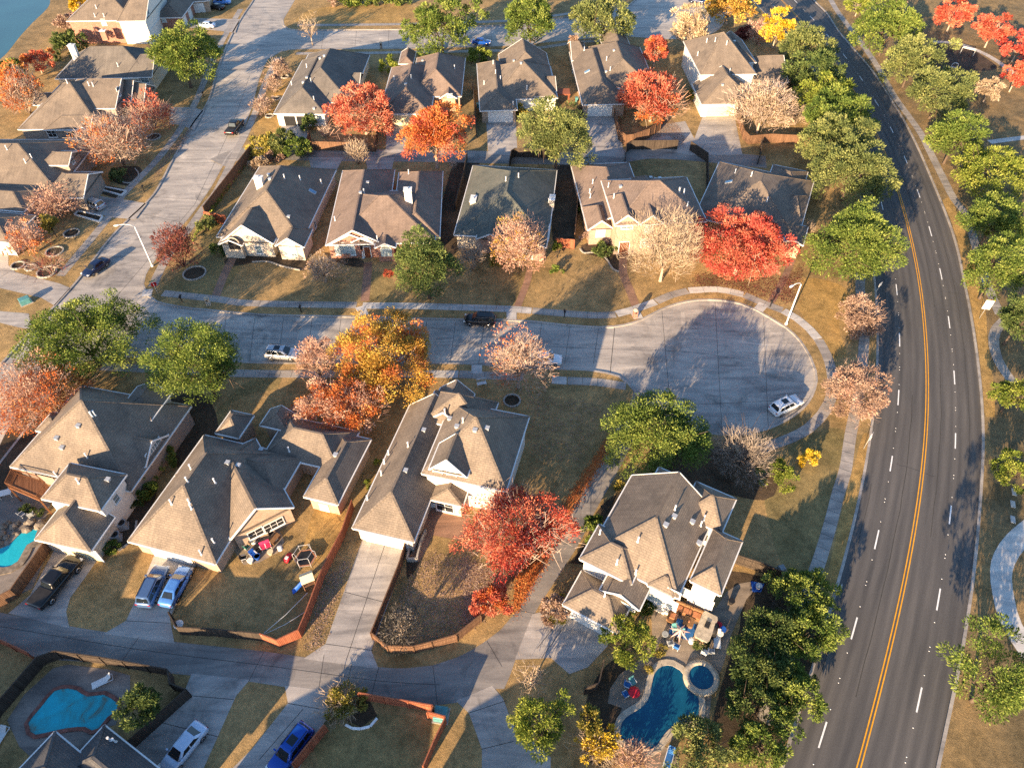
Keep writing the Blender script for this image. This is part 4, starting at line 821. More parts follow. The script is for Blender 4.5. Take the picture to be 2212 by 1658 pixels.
for a in ((1738, 1275, 78, 52, 'oak at the top of the shady clump beside the pool yard', 'oak'), (1680, 1348, 84, 62, 'second oak of the shady clump with dark gaps', 'pine'), (1745, 1370, 80, 56, 'oak of the clump leaning over the road edge', 'oak'), (1660, 1440, 78, 60, 'dark oak next to the round spa', 'pine'), (1712, 1500, 70, 60, 'oak in the middle of the roadside clump', 'oak'), (1625, 1520, 60, 56, 'shaded oak between the pool and the road clump', 'pine'), (1512, 1612, 74, 58, 'bright oak over the blue pool lounger', 'dusty'), (1650, 1610, 72, 52, 'oak at the bottom end of the roadside clump', 'oak')): oak(*a[:5], 'oaks in the clump beside the pool', a[5], lumps=.45)
oak(1167, 1556, 64, 64, 'yellow-tipped oak beside the pale bottom driveway', mat='lime', lumps=.35); plant('magnolia_tree', 'tree', 1352, 1380, 54, 52, 'round glossy light green tree at the garage of the gabled house', 'tree', 'lime', lumps=.12); oak(305, 1520, 44, 58, 'dark evergreen tree beside the turquoise pool lounger', mat='pine')
oak(18, 150, 28, 30, 'green tree at the left edge by the pond', mat='oak'); plant('evergreen_shrub', 'shrub', 146, 98, 30, 28, 'dark evergreen thicket beside the brick house wall', 'shrub', 'pine'); plant('evergreen_tree', 'tree', 109, 487, 17, 26, 'small green tree under the pink crape myrtle', 'tree', 'olive')
# red, orange and gold maples
def maple(cx, cy, rx, ry, label, mat, **k): return plant('maple_tree', 'tree', cx, cy, rx, ry, label, 'tree', mat, grp='trees in autumn colour', bark=k.pop('bark', 'pale_bark'), **k)
maple(784, 236, 71, 54, 'red vase-shaped tree with white stems inside the wooden fence', 'red', mat2='orange', mix=-.25, twig='blush', twn=.5); maple(938, 284, 74, 75, 'orange tree beside the back alley with an uneven crown', 'orange', mat2='red', mix=5.35, lumps=.4, flat=.9)
maple(1412, 208, 76, 54, 'red tree with golden lower branches inside the curved fence', 'red', mat2='orange', mix=.25, twig='blush', twn=.4); maple(1417, 104, 28, 36, 'small round orange-red tree beside the two-storey house', 'red', mat2='orange', mix=5.25)
maple(1604, 530, 104, 80, 'bright crimson tree in front of the hip-roofed house', 'crimson', mat2='red', mix=5.45, dens=1.15, lumps=.25); maple(1128, 1140, 122, 96, 'large scarlet tree in the walled yard of the tan-roofed house', 'red', mat2='crimson', mix=5.3, twig='mauve', twn=.6, lumps=.6, dens=.85); maple(1058, 1294, 46, 44, 'small scarlet tree at the curved garden wall', 'red', mat2='orange', mix=5.15)
maple(742, 868, 100, 66, 'orange-red tree at the front of the patio house', 'orange', mat2='blush', mix=5.5, twig='blush', twn=.35, lumps=.35); maple(838, 760, 110, 90, 'golden-orange tree overhanging the cul-de-sac street', 'gold', mat2='orange', mix=5.18, lumps=.2, dens=1.2)
maple(80, 133, 34, 22, 'small red tree on the pond bank', 'red', mat2='orange', mix=5.3)
for a in ((2061, 30, 38, 32, 'salmon-red park tree at the top edge', 'red'), (2145, 63, 38, 33, 'salmon-red park tree beside the arc of the path', 'red'), (2202, 100, 28, 28, 'dark red park tree at the right edge', 'crimson'), (2199, 160, 26, 32, 'red park tree over the end of the arc path', 'red')): maple(*a[:5], a[5], mat2='crimson', mix=5.15)
for a in ((1680, 60, 31, 36, 'small yellow tree beside the top of the main road', 'yellow'), (1576, 16, 54, 28, 'golden tree beside the upper cul-de-sac bulb', 'gold'), (2137, 192, 30, 24, 'pale yellow-olive shrubby tree in the park', 'straw'), (1855, 12, 26, 18, 'yellow-green tree at the head of the park walk', 'lime'), (168, 8, 22, 16, 'yellow tree on the dry pond bank', 'yellow'), (1935, 10, 22, 20, 'pale bare-topped park tree at the top edge', 'straw')): maple(*a[:5], a[5])
maple(1493, 60, 40, 42, 'round cream-coloured tree by the upper cul-de-sac', 'cream', twig='straw', twn=.5); maple(1650, 228, 64, 56, 'large pale tan tree beside the white two-storey house', 'straw', twig='mauve', twn=.9, dens=.6, lumps=.35)
# crape myrtles and bare trees
def bare(cx, cy, rx, ry, label, tw, mat='blush', dens=.0, **k): return plant('crape_myrtle', k.pop('kind', 'multi'), cx, cy, rx, ry, label, 'tree', mat, twig=tw, dens=dens, grp='bare and half-bare trees', bark=k.pop('bark', 'pale_bark'), **k)
bare(684, 776, 46, 48, 'pink half-bare tree beside the front of the silver car', 'blush', 'blush', .30); bare(78, 850, 92, 84, 'salmon-orange crape myrtle at the left edge above the brown-roofed house', 'blush', 'orange', .45, mat2='blush', mix=5.45); bare(40, 195, 46, 56, 'brown half-bare tree at the left edge behind the arched-dormer house', 'mauve', 'orange', .3, twn=1.1)
bare(248, 304, 66, 62, 'round pinkish-orange crape myrtle on the street lawn', 'mauve', 'orange', .22, mat2='blush', mix=5.5, twn=1.3); bare(322, 247, 50, 38, 'dusky red crape myrtle beside the ring-edged bed', 'blush', 'red', .22); bare(110, 440, 62, 42, 'pink bare crape myrtle behind the silver minivan', 'blush', 'blush', .12, twn=1.2)
bare(58, 515, 40, 40, 'peach half-bare tree beside the big concrete apron', 'blush', 'orange', .25, mat2='blush', mix=5.5); bare(380, 532, 46, 60, 'sparse dark red tree in the stone ring at the corner', 'wine', 'wine', .28, bark='bark', twn=.8); bare(104, 570, 46, 30, 'grey bare sapling among the stone rings', 'wine', twn=.5)
bare(1440, 532, 76, 80, 'large bare cream tree before the three-gabled house', 'straw', 'cream', .0, twn=2.0, kind='tree'); bare(1120, 770, 76, 80, 'pinkish bare tree in a stone ring on the street lawn', 'mauve', 'orange', .10, twn=1.5, mat2='blush', mix=5.5, kind='tree'); bare(1125, 532, 62, 60, 'pink and gold crape myrtle before the green-roofed house', 'blush', 'gold', .35, mat2='blush', mix=5.75)
bare(1610, 972, 74, 70, 'grey-brown bare tree beside the glossy oak', 'ash', twn=1.8, bark='bark', lumps=.4); bare(770, 328, 28, 30, 'small pale bare tree between two alley driveways', 'straw', twn=1.1, lumps=.05); bare(668, 58, 24, 46, 'thin white leafless tree by the top street', 'straw', twn=.25, kind='tree')
plant('crape_myrtle', 'shrub', 1861, 690, 38, 48, 'rusty brown bush at the road edge, nearer the upper cul-de-sac lamp', 'tree', 'rust', grp='rusty bushes at the road edge', twig='rust', twn=.7, flat=1.2); plant('crape_myrtle', 'shrub', 1844, 852, 47, 65, 'larger rusty pink bush at the road edge beside the white car', 'tree', 'rust', mat2='blush', mix=5.3, grp='rusty bushes at the road edge', twig='rust', twn=.7, flat=1.3)
bare(1147, 1462, 42, 38, 'small bare tree on the dark island by the bottom driveway', 'straw', twn=.35, kind='tree'); bare(866, 1352, 44, 46, 'withered dark bare tree in the fenced yard corner', 'soot', 'soot', .25, twn=1.0, kind='tree'); plant('ornamental_grass', 'shrub', 745, 1512, 46, 42, 'feathery olive bush at the end of the red wall', 'shrub', 'olive', twig='straw', twn=1.2, dens=.7)
bare(1295, 1610, 50, 42, 'yellow half-bare tree at the bottom beside the pool', 'straw', 'yellow', .5, twn=.9); bare(1368, 1632, 46, 38, 'pink-brown bare tree at the bottom edge by the pool', 'blush', 'rust', .15, twn=1.3); plant('olive_tree', 'tree', 1278, 1552, 28, 36, 'slim brown-green tree beside the yellow-tipped oak', 'tree', 'olive')
bare(698, 578, 40, 34, 'thin half-bare tree on the lawn before the red brick house', 'ash', 'rust', .12, twn=.9, kind='tree'); bare(1020, 552, 32, 42, 'dark bare bush at the corner of the green-roofed house', 'ash', twn=1.2); bare(1722, 250, 22, 22, 'small tan bare tree beside the large pale tan tree', 'straw', twn=1); plant('brush_shrub', 'shrub', 1700, 168, 20, 42, 'reddish brush between the roadside oaks', 'shrub', 'rust'); bare(1743, 492, 18, 40, 'pale bare sapling beside the biggest roadside oak', 'straw', twn=.7)
bare(1640, 70, 25, 27, 'pink bare tree next to the small yellow tree', 'blush', 'blush', .2); plant('crape_myrtle', 'shrub', 1612, 76, 20, 16, 'dark wine-red shrub beside the white two-storey house', 'shrub', 'wine')
for i, a in enumerate(((607, 146, 22, 20, 'farthest of three small crape myrtles beside the corner house'), (591, 180, 19, 20, 'middle one of three small crape myrtles beside the corner house'), (565, 227, 22, 18, 'nearest of three small crape myrtles beside the corner house'))): bare(*a[:4], a[4], 'mauve', 'rust', .35)
bare(979, 355, 9, 13, 'tiny bare shrub in the dark back yard', 'mauve'); bare(700, 284, 16, 14, 'pinkish leafless shrub inside the wooden fence', 'mauve'); plant('pink_shrub', 'shrub', 150, 50, 26, 20, 'pinkish shrub on the pond side of the brick house', 'shrub', 'rust'); bare(535, 510, 22, 24, 'small leafless tree before the cream house front', 'ash', twn=.8, kind='tree')
# shrubs and hedges
def shrub(cx, cy, rx, ry, label, mat='oak', name='garden_shrub', cat='shrub', **k): return plant(name, k.pop('kind', 'shrub'), cx, cy, rx, ry, label, cat, mat, lumps=k.pop('lumps', .1), **k)
shrub(1686, 1026, 30, 36, 'bright green shrub beside the grey-brown bare tree', 'lime', lumps=.3); shrub(841, 143, 18, 18, 'yellow-green bush beside the grey-brown corner house', 'lime'); shrub(1035, 120, 24, 16, 'yellow-green bush beside the top street walk', 'lime'); shrub(1748, 990, 17, 22, 'yellow conical shrub on the shaded lawn', 'yellow')
for a in ((354, 988, 25, 25, 'clipped round topiary under the gable window'), (318, 1054, 25, 25, 'clipped round topiary beside the white siding wall'), (238, 1180, 19, 17, 'small round bush at the garage corner of the balcony house'), (287, 1088, 17, 15, 'dark low round bush between the topiaries and the air conditioners')): shrub(*a, 'pine' if 'dark' in a[4] else 'oak', 'round_topiary', grp='round bushes along the balcony house', lumps=.04, leafL=.7, dens=1.4)
shrub(1171, 493, 8, 26, 'slim bright cypress at the corner of the green-roofed house', 'lime', 'cypress_tree', 'tree', zc=2.4, leafL=.7); shrub(1202, 531, 9, 13, 'small bright conifer beside the orange fence panel', 'lime', leafL=.7); shrub(1259, 454, 9, 9, 'little lime shrub at the wall of the three-gabled house', 'lime', leafL=.7); shrub(1136, 477, 7, 16, 'slim cypress half behind the pink and gold crape myrtle', 'lime', 'cypress_tree', 'tree', zc=2.2, leafL=.7)
shrub(818, 1001, 8, 9, 'lime shrub farther along the long eave of the tan-roofed house', 'lime', leafL=.6); shrub(797, 1046, 10, 11, 'lime shrub nearer along the long eave of the tan-roofed house', 'lime', leafL=.6); shrub(1284, 1146, 27, 34, 'dark green bush beside the gabled house wall', 'oak'); shrub(1337, 1052, 10, 14, 'small olive bush beside the alley at the gabled house', 'olive'); shrub(1200, 1310, 28, 48, 'tan and green conical bush beside the big concrete apron', 'rust', mat2='olive', mix=.2)
shrub(1125, 243, 12, 13, 'olive bush beside the white garage door', 'olive'); shrub(1491, 208, 10, 20, 'green and gold bush behind the red tree', 'olive'); shrub(1237, 92, 11, 14, 'pink-brown bush at the back of the tree-shaded roof', 'rust'); shrub(255, 378, 17, 15, 'grey-green bush in the dark bed beside the crape myrtle', 'dusty'); shrub(472, 540, 14, 18, 'dark bush at the side of the arched porch', 'pine'); shrub(1067, 568, 10, 10, 'round olive bush on the lawn of the green-roofed house', 'olive')
shrub(1205, 582, 14, 9, 'dark low hedge beside the front walk', 'oak', 'low_hedge', 'hedge'); shrub(1306, 540, 26, 15, 'dark green bush in the curved front bed', 'pine'); shrub(1275, 512, 20, 12, 'reddish bare bush at the brick corner', 'rust'); shrub(1428, 540, 14, 9, 'lime bush at the foot of the tan brick front', 'lime'); shrub(1394, 534, 20, 11, 'olive bush under the front window', 'olive')
shrub(669, 268, 14, 22, 'dark conical bush beside the open garage', 'pine', zc=1.2); shrub(446, 488, 20, 20, 'tuft of tall green grass by the orange fence end', 'dusty', 'ornamental_grass'); shrub(560, 352, 18, 15, 'tan shrub behind the cream corner house', 'straw')
for i, a in enumerate(((568, 318, 32, 24, 'olive', 'left end of the hedge above the alley mouth'), (604, 310, 30, 28, 'dusty', 'tall middle bush of the hedge above the alley mouth'), (640, 322, 32, 24, 'oak', 'dark right end of the hedge above the alley mouth'), (596, 336, 18, 14, 'rust', 'rusty bush at the foot of the hedge'))): shrub(*a[:4], a[5], a[4], 'hedge_bush', 'hedge', grp='bushes of the alley hedge')
for i, (x, mt, lb) in enumerate(((722, 'rust', 'rusty clipped bush at the end of the top hedge'), (744, 'oak', 'green clipped bush next to the rusty one'), (764, 'oak', 'second green clipped bush of the top hedge'), (779, 'lime', 'pale lime bush of the top hedge'), (801, 'oak', 'widest green bush of the top hedge'), (823, 'dusty', 'greyish bush of the top hedge'), (851, 'oak', 'large green bush after the greyish one'), (876, 'pine', 'dark bush beside the small brick post'))): shrub(x, 4, 13, 11, lb, mt, 'hedge_bush', 'hedge', grp='clipped bushes of the top hedge')
for x, y, lb in ((1432, 1402, 'little clipped bush on the pool planting rock'), (1402, 1446, 'small lime cactus plant beside the pool coping'), (1418, 1412, 'low olive plant behind the pool waterfall')): shrub(x, y, 8, 8, lb, 'olive', leafL=.5)
shrub(1392, 1305, 26, 22, 'green bush under the bay of the gabled house', 'oak')
shrub(1515, 1390, 18, 12, 'dark planter bush beside the stone grill island', 'pine', leafL=.6); shrub(840, 590, 10, 8, 'red flowers at the foot of the brick front', 'red', 'flower_bed_plant', leafL=.5)
# ivy strip along the tall fence
rs = np.random.RandomState(5); ln = gp('D:548,340 500,405 452,480 425,520'); 
pts = crom(ln, .4); P = np.array([p for p in pts for _ in range(9)]); P = P + rs.normal(size=P.shape) * np.array((.22, .22, 0)) + np.array((-.5, 0, 0)); P[:, 2] = rs.uniform(.1, .8, len(P))
o = quads_obj('ivy', 'leaf_lime', leaf_quads(P, nrm(rs.normal(size=P.shape) + np.array((0, 0, .6))), rs.uniform(.25, .5, len(P)), rs.uniform(.15, .28, len(P)), rs), rs.uniform(.2, .9, len(P))); props(o, 'bright green ground ivy along the foot of the tall brown fence', 'ivy', kind='stuff')
# ---- fallen leaves
def litter(label, mat, polys, n, size=.17):
    rs = np.random.RandomState(n); V = []; T = []
    for s, k2 in polys:
        q = gp(s); tr = geometry.tessellate_polygon([q]); A = np.array([((q[t[1]] - q[t[0]]).cross(q[t[2]] - q[t[0]])).length for t in tr]); A /= A.sum(); m = int(n * k2)
        id_ = rs.choice(len(tr), m, p=A); r1 = np.sqrt(rs.uniform(0, 1, m)); r2 = rs.uniform(0, 1, m); TA = np.array([[list(q[i]) for i in t] for t in tr])[id_]
        p = TA[:, 0] * (1 - r1)[:, None] + TA[:, 1] * (r1 * (1 - r2))[:, None] + TA[:, 2] * (r1 * r2)[:, None]; p += rs.normal(size=p.shape) * np.array((.3, .3, 0)); p[:, 2] = .03 + rs.uniform(0, .03, m)
        d = nrm(rs.normal(size=p.shape) * np.array((1, 1, .18))); sd = nrm(np.cross(d, np.array((0, 0, 1.0)) + rs.normal(size=p.shape) * .2)); L = rs.uniform(.6, 1.3, m)[:, None] * size
        V.append(np.stack([p, p + d * L * .5 + sd * L * .3, p + d * L, p + d * L * .5 - sd * L * .3], 1).reshape(-1, 3)); T.append(rs.uniform(0, 1, m))
    o = quads_obj('fallen_leaves', mat, np.concatenate(V), np.concatenate(T)); return props(o, label, 'leaves', kind='stuff')
litter('red and orange fallen leaves beside the curving alley', 'leaf_orange', [('D:1308,960 1335,930 1290,1010 1235,1100 1190,1190 1150,1260 1110,1330 1120,1230 1185,1150 1245,1050', 1.0)], 12000)  # real leaves, coloured brighter orange for the sunlight this strip lacks
litter('dark red fallen leaves under the crimson tree', 'leaf_wine', [('D:1500,590 1720,600 1700,650 1640,640 1560,618 1500,618', 1.0), ('D:1690,600 1740,570 1720,650 1690,660', .3)], 3000)
litter('brick-red leaf carpet on the drive outside the curved fence', 'leaf_rust', [('D:1420,270 1440,250 1468,275 1482,305 1470,318 1440,290 1400,308 1365,318 1385,298', 1.0)], 4500)
litter('orange fallen leaves along the side street kerb', 'leaf_rust', [('D:415,272 405,300 375,330 345,372 330,398 345,360 385,300', 1.0)], 1800)
litter('tan fallen leaves scattered over the lawn of the scarlet tree', 'leaf_rust', [('D:925,1190 1010,1210 1010,1330 985,1380 880,1395 840,1370 860,1290', .8), ('D:1000,1200 1110,1260 1040,1340 1000,1350', .9), ('D:1140,850 1300,870 1260,1000 1150,990', .35), ('D:700,1250 760,1200 690,1400 660,1400', .35)], 5000, .15)
# ================================================================ FENCES
FG = 'timber fences around the back yards'
def fence(s, label, mat='fence_wood', h=1.85, name='wooden_fence', grp=FG):
    l = gp(s); root = empty(name, l[0], 0, label, 'fence', grp); pan, rail = MB(), MB(); run = 0
    for a, b in zip(l, l[1:]):
        d = b - a; L = d.length
        if L < .05: continue
        u = d.normalized(); n = Vector((-u.y, u.x, 0)); U = Vector((0, 0, 1)); k = max(1, round(L / 2.4))
        for sg in (-1, 1):
            q = [a + n * .02 * sg, b + n * .02 * sg, b + n * .02 * sg + U * h, a + n * .02 * sg + U * h]; uv = [(run, 0), (run + L, 0), (run + L, h), (run, h)]
            if sg > 0: q.reverse(); uv.reverse()
            pan.face(q, uv)
        for e, r in ((a, 0), (b, L)): pan.face([e + n * .02, e - n * .02, e - n * .02 + U * h, e + n * .02 + U * h], [(0, 0), (.04, 0), (.04, h), (0, h)])
        for i in range(k + 1): pan.box(a + u * (L * i / k) - n * .07 + U * (h / 2 - .03), (.09, .09, h - .06), math.atan2(u.y, u.x))
        rail.bar(a + U * (h + .02), b + U * (h + .02), .12, .045)
        for z in (.45, h - .35): rail.bar(a - n * .05 + U * z, b - n * .05 + U * z, .05, .09)
        run += L
    pan.build('panel', mat, root, l[0]); rail.build('cap_rail', mat, root, l[0]); return root
fence('D:765,1098 745,1160 702,1245 668,1338 652,1376 606,1398 570,1384', 'red-brown board fence down the right side of the trampoline yard', 'fence_red')
fence('D:570,1384 470,1374 392,1370 376,1338', 'dark board fence along the alley below the bare trampoline lawn', 'fence_dark')
fence('D:880,1182 866,1230 806,1380 840,1409 896,1410 935,1400 987,1385 1039,1343 1104,1258 1165,1175', 'long curved board fence around the scarlet tree yard', 'fence_wood', 1.7)
fence('D:-40,1590 0,1548 98,1434 135,1421 230,1434 375,1460 380,1490 415,1503 292,1614', 'dark fence enclosing the turquoise pool at the bottom', 'fence_dark'); fence('D:-60,1372 0,1388 78,1424', 'short fence with an orange sunlit face at the left end of the alley', 'fence_red')  # short fence: the sunlit orange is put into the board colour
fence('D:640,1662 708,1578', 'red fence beside the blue car', 'fence_red', 1.9); fence('D:780,1510 938,1537 934,1550', 'red fence along the alley behind the olive bush', 'fence_red'); fence('D:926,1550 965,1561 940,1612 918,1665', 'red fence running down from the teal utility box', 'fence_red')
fence('D:1586,1216 1640,1234 1682,1252 1668,1300 1650,1345 1632,1420 1620,1470', 'dark fence on the road side of the pool terrace', 'fence_dark'); fence('D:1302,1440 1290,1490 1262,1500', 'dark gate fence at the end of the concrete apron', 'fence_dark')
fence('D:548,336 500,400 447,470', 'tall brown fence beside the side street', 'fence_wood', 2.3); fence('D:447,478 494,486', 'orange sunlit fence end facing the corner lawn', 'fence_red', 2.0)  # fence end: redder boards carry the sunlight in their colour
fence('D:672,300 664,324 740,326 812,328 818,282', 'brown fence around the courtyard of the red vase-shaped tree'); fence('D:1326,255 1336,302 1350,314 1366,312 1400,300 1425,282 1434,262', 'curved brown fence wrapping the garden of the red and gold tree', 'fence_wood', 2.2)
fence('D:1348,362 1351,330 1362,323 1462,322', 'black railed fence along the alley behind the three-gabled house', 'fence_dark', 1.9); fence('D:1490,325 1526,350 1526,440 1520,500', 'black slatted fence between the two right-hand back yards', 'fence_dark', 1.9)
fence('D:1010,342 1004,380 985,455', 'grey-brown fence between the red brick and green-roofed houses', 'fence_dark'); fence('D:1100,368 1104,344 1112,339 1200,342', 'dark fence along the alley behind the green-roofed house', 'fence_dark'); fence('D:1253,350 1249,420 1241,520', 'brown fence between the green-roofed and three-gabled houses', 'fence_wood', 1.7)
fence('D:1200,533 1240,537', 'bright orange gate panel lit by the sun between two houses', 'fence_red', 1.8, 'wooden_gate', FG)  # the sun's orange is put into the gate's board colour
fence('D:1588,244 1604,300 1616,312 1660,308 1750,312', 'brown fence around the yard of the large pale tan tree'); fence('D:1642,318 1640,345 1636,356', 'short dark fence across the upper drive', 'fence_dark'); fence('D:1022,195 1030,300', 'fence along the dark side yard behind the orange tree', 'fence_dark'); fence('D:1246,232 1250,268 1240,330', 'fence beside the tall oak and the white garage', 'fence_dark', 1.6)
fence('D:116,1180 92,1215 40,1290 -20,1322', 'brown fence between the rock pool and the black truck', 'fence_wood', 1.8)
def railing(s, label, h=1.3, mat='black_metal', step=.14):
    l = gp(s); root = empty('iron_fence', l[0], 0, label, 'fence', 'iron fences'); bars, rail = MB(), MB()
    for a, b in zip(l, l[1:]):
        L = (b - a).length; k = max(1, int(L / step)); U = Vector((0, 0, 1))
        for i in range(k + 1):
            p = a.lerp(b, i / k); bars.bar(p, p + U * h, .03 if i % 16 else .07)
        for z in (.15, h - .12): rail.bar(a + U * z, b + U * z, .045)
    bars.build('balusters', mat, root, l[0]); rail.build('rail', mat, root, l[0])
railing('D:430,1218 400,1272 372,1335', 'black iron fence beside the light blue sedan')
# pergola / deck / white gate
def simple(name, label, cat, parts, loc, rz=0, grp=None):
    root = empty(name, loc, rz, label, cat, grp)
    for pn, mat, mb in parts: mb.build(pn, mat, root)
    return root
c = G(*PT('13:475,810')[0], 1.0); a = MB(); b2 = MB()
for i in range(9): a.box((-1.7 + i * .42, 0, 2.3), (.07, 2.8, .14))
for y in (-1.2, 1.2): a.box((0, y, 2.17), (3.7, .09, .16))
for x in (-1.6, 1.6):
    for y in (-1.2, 1.2): b2.box((x, y, 1.05), (.12, .12, 2.1))
d = MB().box((0, 0, 2.40), (3.6, 2.7, .04)); simple('pergola', 'orange timber pergola roof beside the glazed back porch', 'pergola', [('slats', 'fence_red', a), ('posts', 'fence_red', b2), ('canopy', 'fence_red', d)], (c.x, c.y, 0))
P = [G(*p, 2.8) for p in PT('31:130,775 335,830 405,885 335,1000 75,890')]; ctr = sum(P, Vector()) / 5; a = MB(); top = [p for p in P]; a.face(top if (top[1] - top[0]).cross(top[2] - top[0]).z > 0 else top[::-1], [(p.x * .9 + p.y * .4, p.y * .9 - p.x * .4) for p in (top if (top[1] - top[0]).cross(top[2] - top[0]).z > 0 else top[::-1])]); a.face([p - Vector((0, 0, .2)) for p in (top[::-1] if (top[1] - top[0]).cross(top[2] - top[0]).z > 0 else top)])
for p, q in zip(P, P[1:] + P[:1]): a.face([p, p - Vector((0, 0, .2)), q - Vector((0, 0, .2)), q])
b2 = MB(); d = MB()
for p, q in zip(P, P[1:] + P[:1]):
    b2.bar(p + Vector((0, 0, 1)), q + Vector((0, 0, 1)), .09); b2.bar(p + Vector((0, 0, .12)), q + Vector((0, 0, .12)), .06); k = int((q - p).length / .16)
    for i in range(k): b2.bar(p.lerp(q, i / k), p.lerp(q, i / k) + Vector((0, 0, 1)), .035)
for p in P: d.bar((p.x, p.y, 0), p, .16)
root = empty('balcony_deck', (ctr.x, ctr.y, 0), 0, 'raised wooden balcony with railing above the pool patio', 'balcony')
for nm, mt, m in (('deck', 'deck_wood', a), ('railing', 'deck_wood', b2), ('posts', 'deck_wood', d)): m.build(nm, mt, root, (ctr.x, ctr.y, 0))
# ================================================================ VEHICLES
def sect(w, zb, zt, crown=.0, tuck=.9):
    h = zt - zb
    pr = [(w * tuck * .92, zb), (w * .97, zb + h * .16), (w, zb + h * .45), (w * .985, zb + h * .72), (w * .93, zt - h * .06), (w * .82, zt), (w * .4, zt + crown)]
    return [(y, z) for y, z in pr] + [(-y, z) for y, z in pr[::-1]]
SPEC = {
 'sedan': dict(st=[(-2.36, .66, .34, .70), (-2.30, .80, .28, .90), (-2.1, .87, .22, 1.00), (-1.55, .90, .2, 1.03), (-.8, .91, .2, .98), (.3, .91, .2, .95), (1.1, .90, .2, .95), (1.6, .89, .22, .89), (2.05, .86, .24, .79), (2.28, .76, .30, .68), (2.38, .60, .36, .58)],
     gh=dict(b=(-1.78, 1.22), t=(-1.05, .38), wb=.80, wt=.62, zb=.97, zt=1.43), wx=(-1.38, 1.42), r=.33),
 'suv': dict(st=[(-2.38, .74, .40, .86), (-2.33, .87, .34, 1.08), (-2.1, .93, .28, 1.13), (-1.2, .95, .26, 1.10), (.2, .95, .26, 1.07), (1.15, .94, .26, 1.08), (1.7, .92, .28, 1.04), (2.12, .89, .30, .94), (2.34, .80, .36, .80), (2.42, .64, .42, .66)],
     gh=dict(b=(-2.22, 1.20), t=(-1.95, .42), wb=.85, wt=.68, zb=1.08, zt=1.74), wx=(-1.42, 1.48), r=.38),
 'pickup': dict(st=[(-2.92, .80, .50, .90), (-2.88, .93, .45, 1.14), (-2.5, .97, .40, 1.17), (-.9, .98, .36, 1.15), (.6, .98, .36, 1.13), (1.5, .97, .36, 1.14), (2.2, .95, .38, 1.10), (2.65, .92, .42, 1.02), (2.88, .84, .48, .88), (2.94, .7, .52, .72)],
     gh=dict(b=(-.95, 1.40), t=(-.70, .72), wb=.86, wt=.70, zb=1.13, zt=1.84), wx=(-1.75, 1.85), r=.42)}
CARG = 'vehicles parked in the neighbourhood'
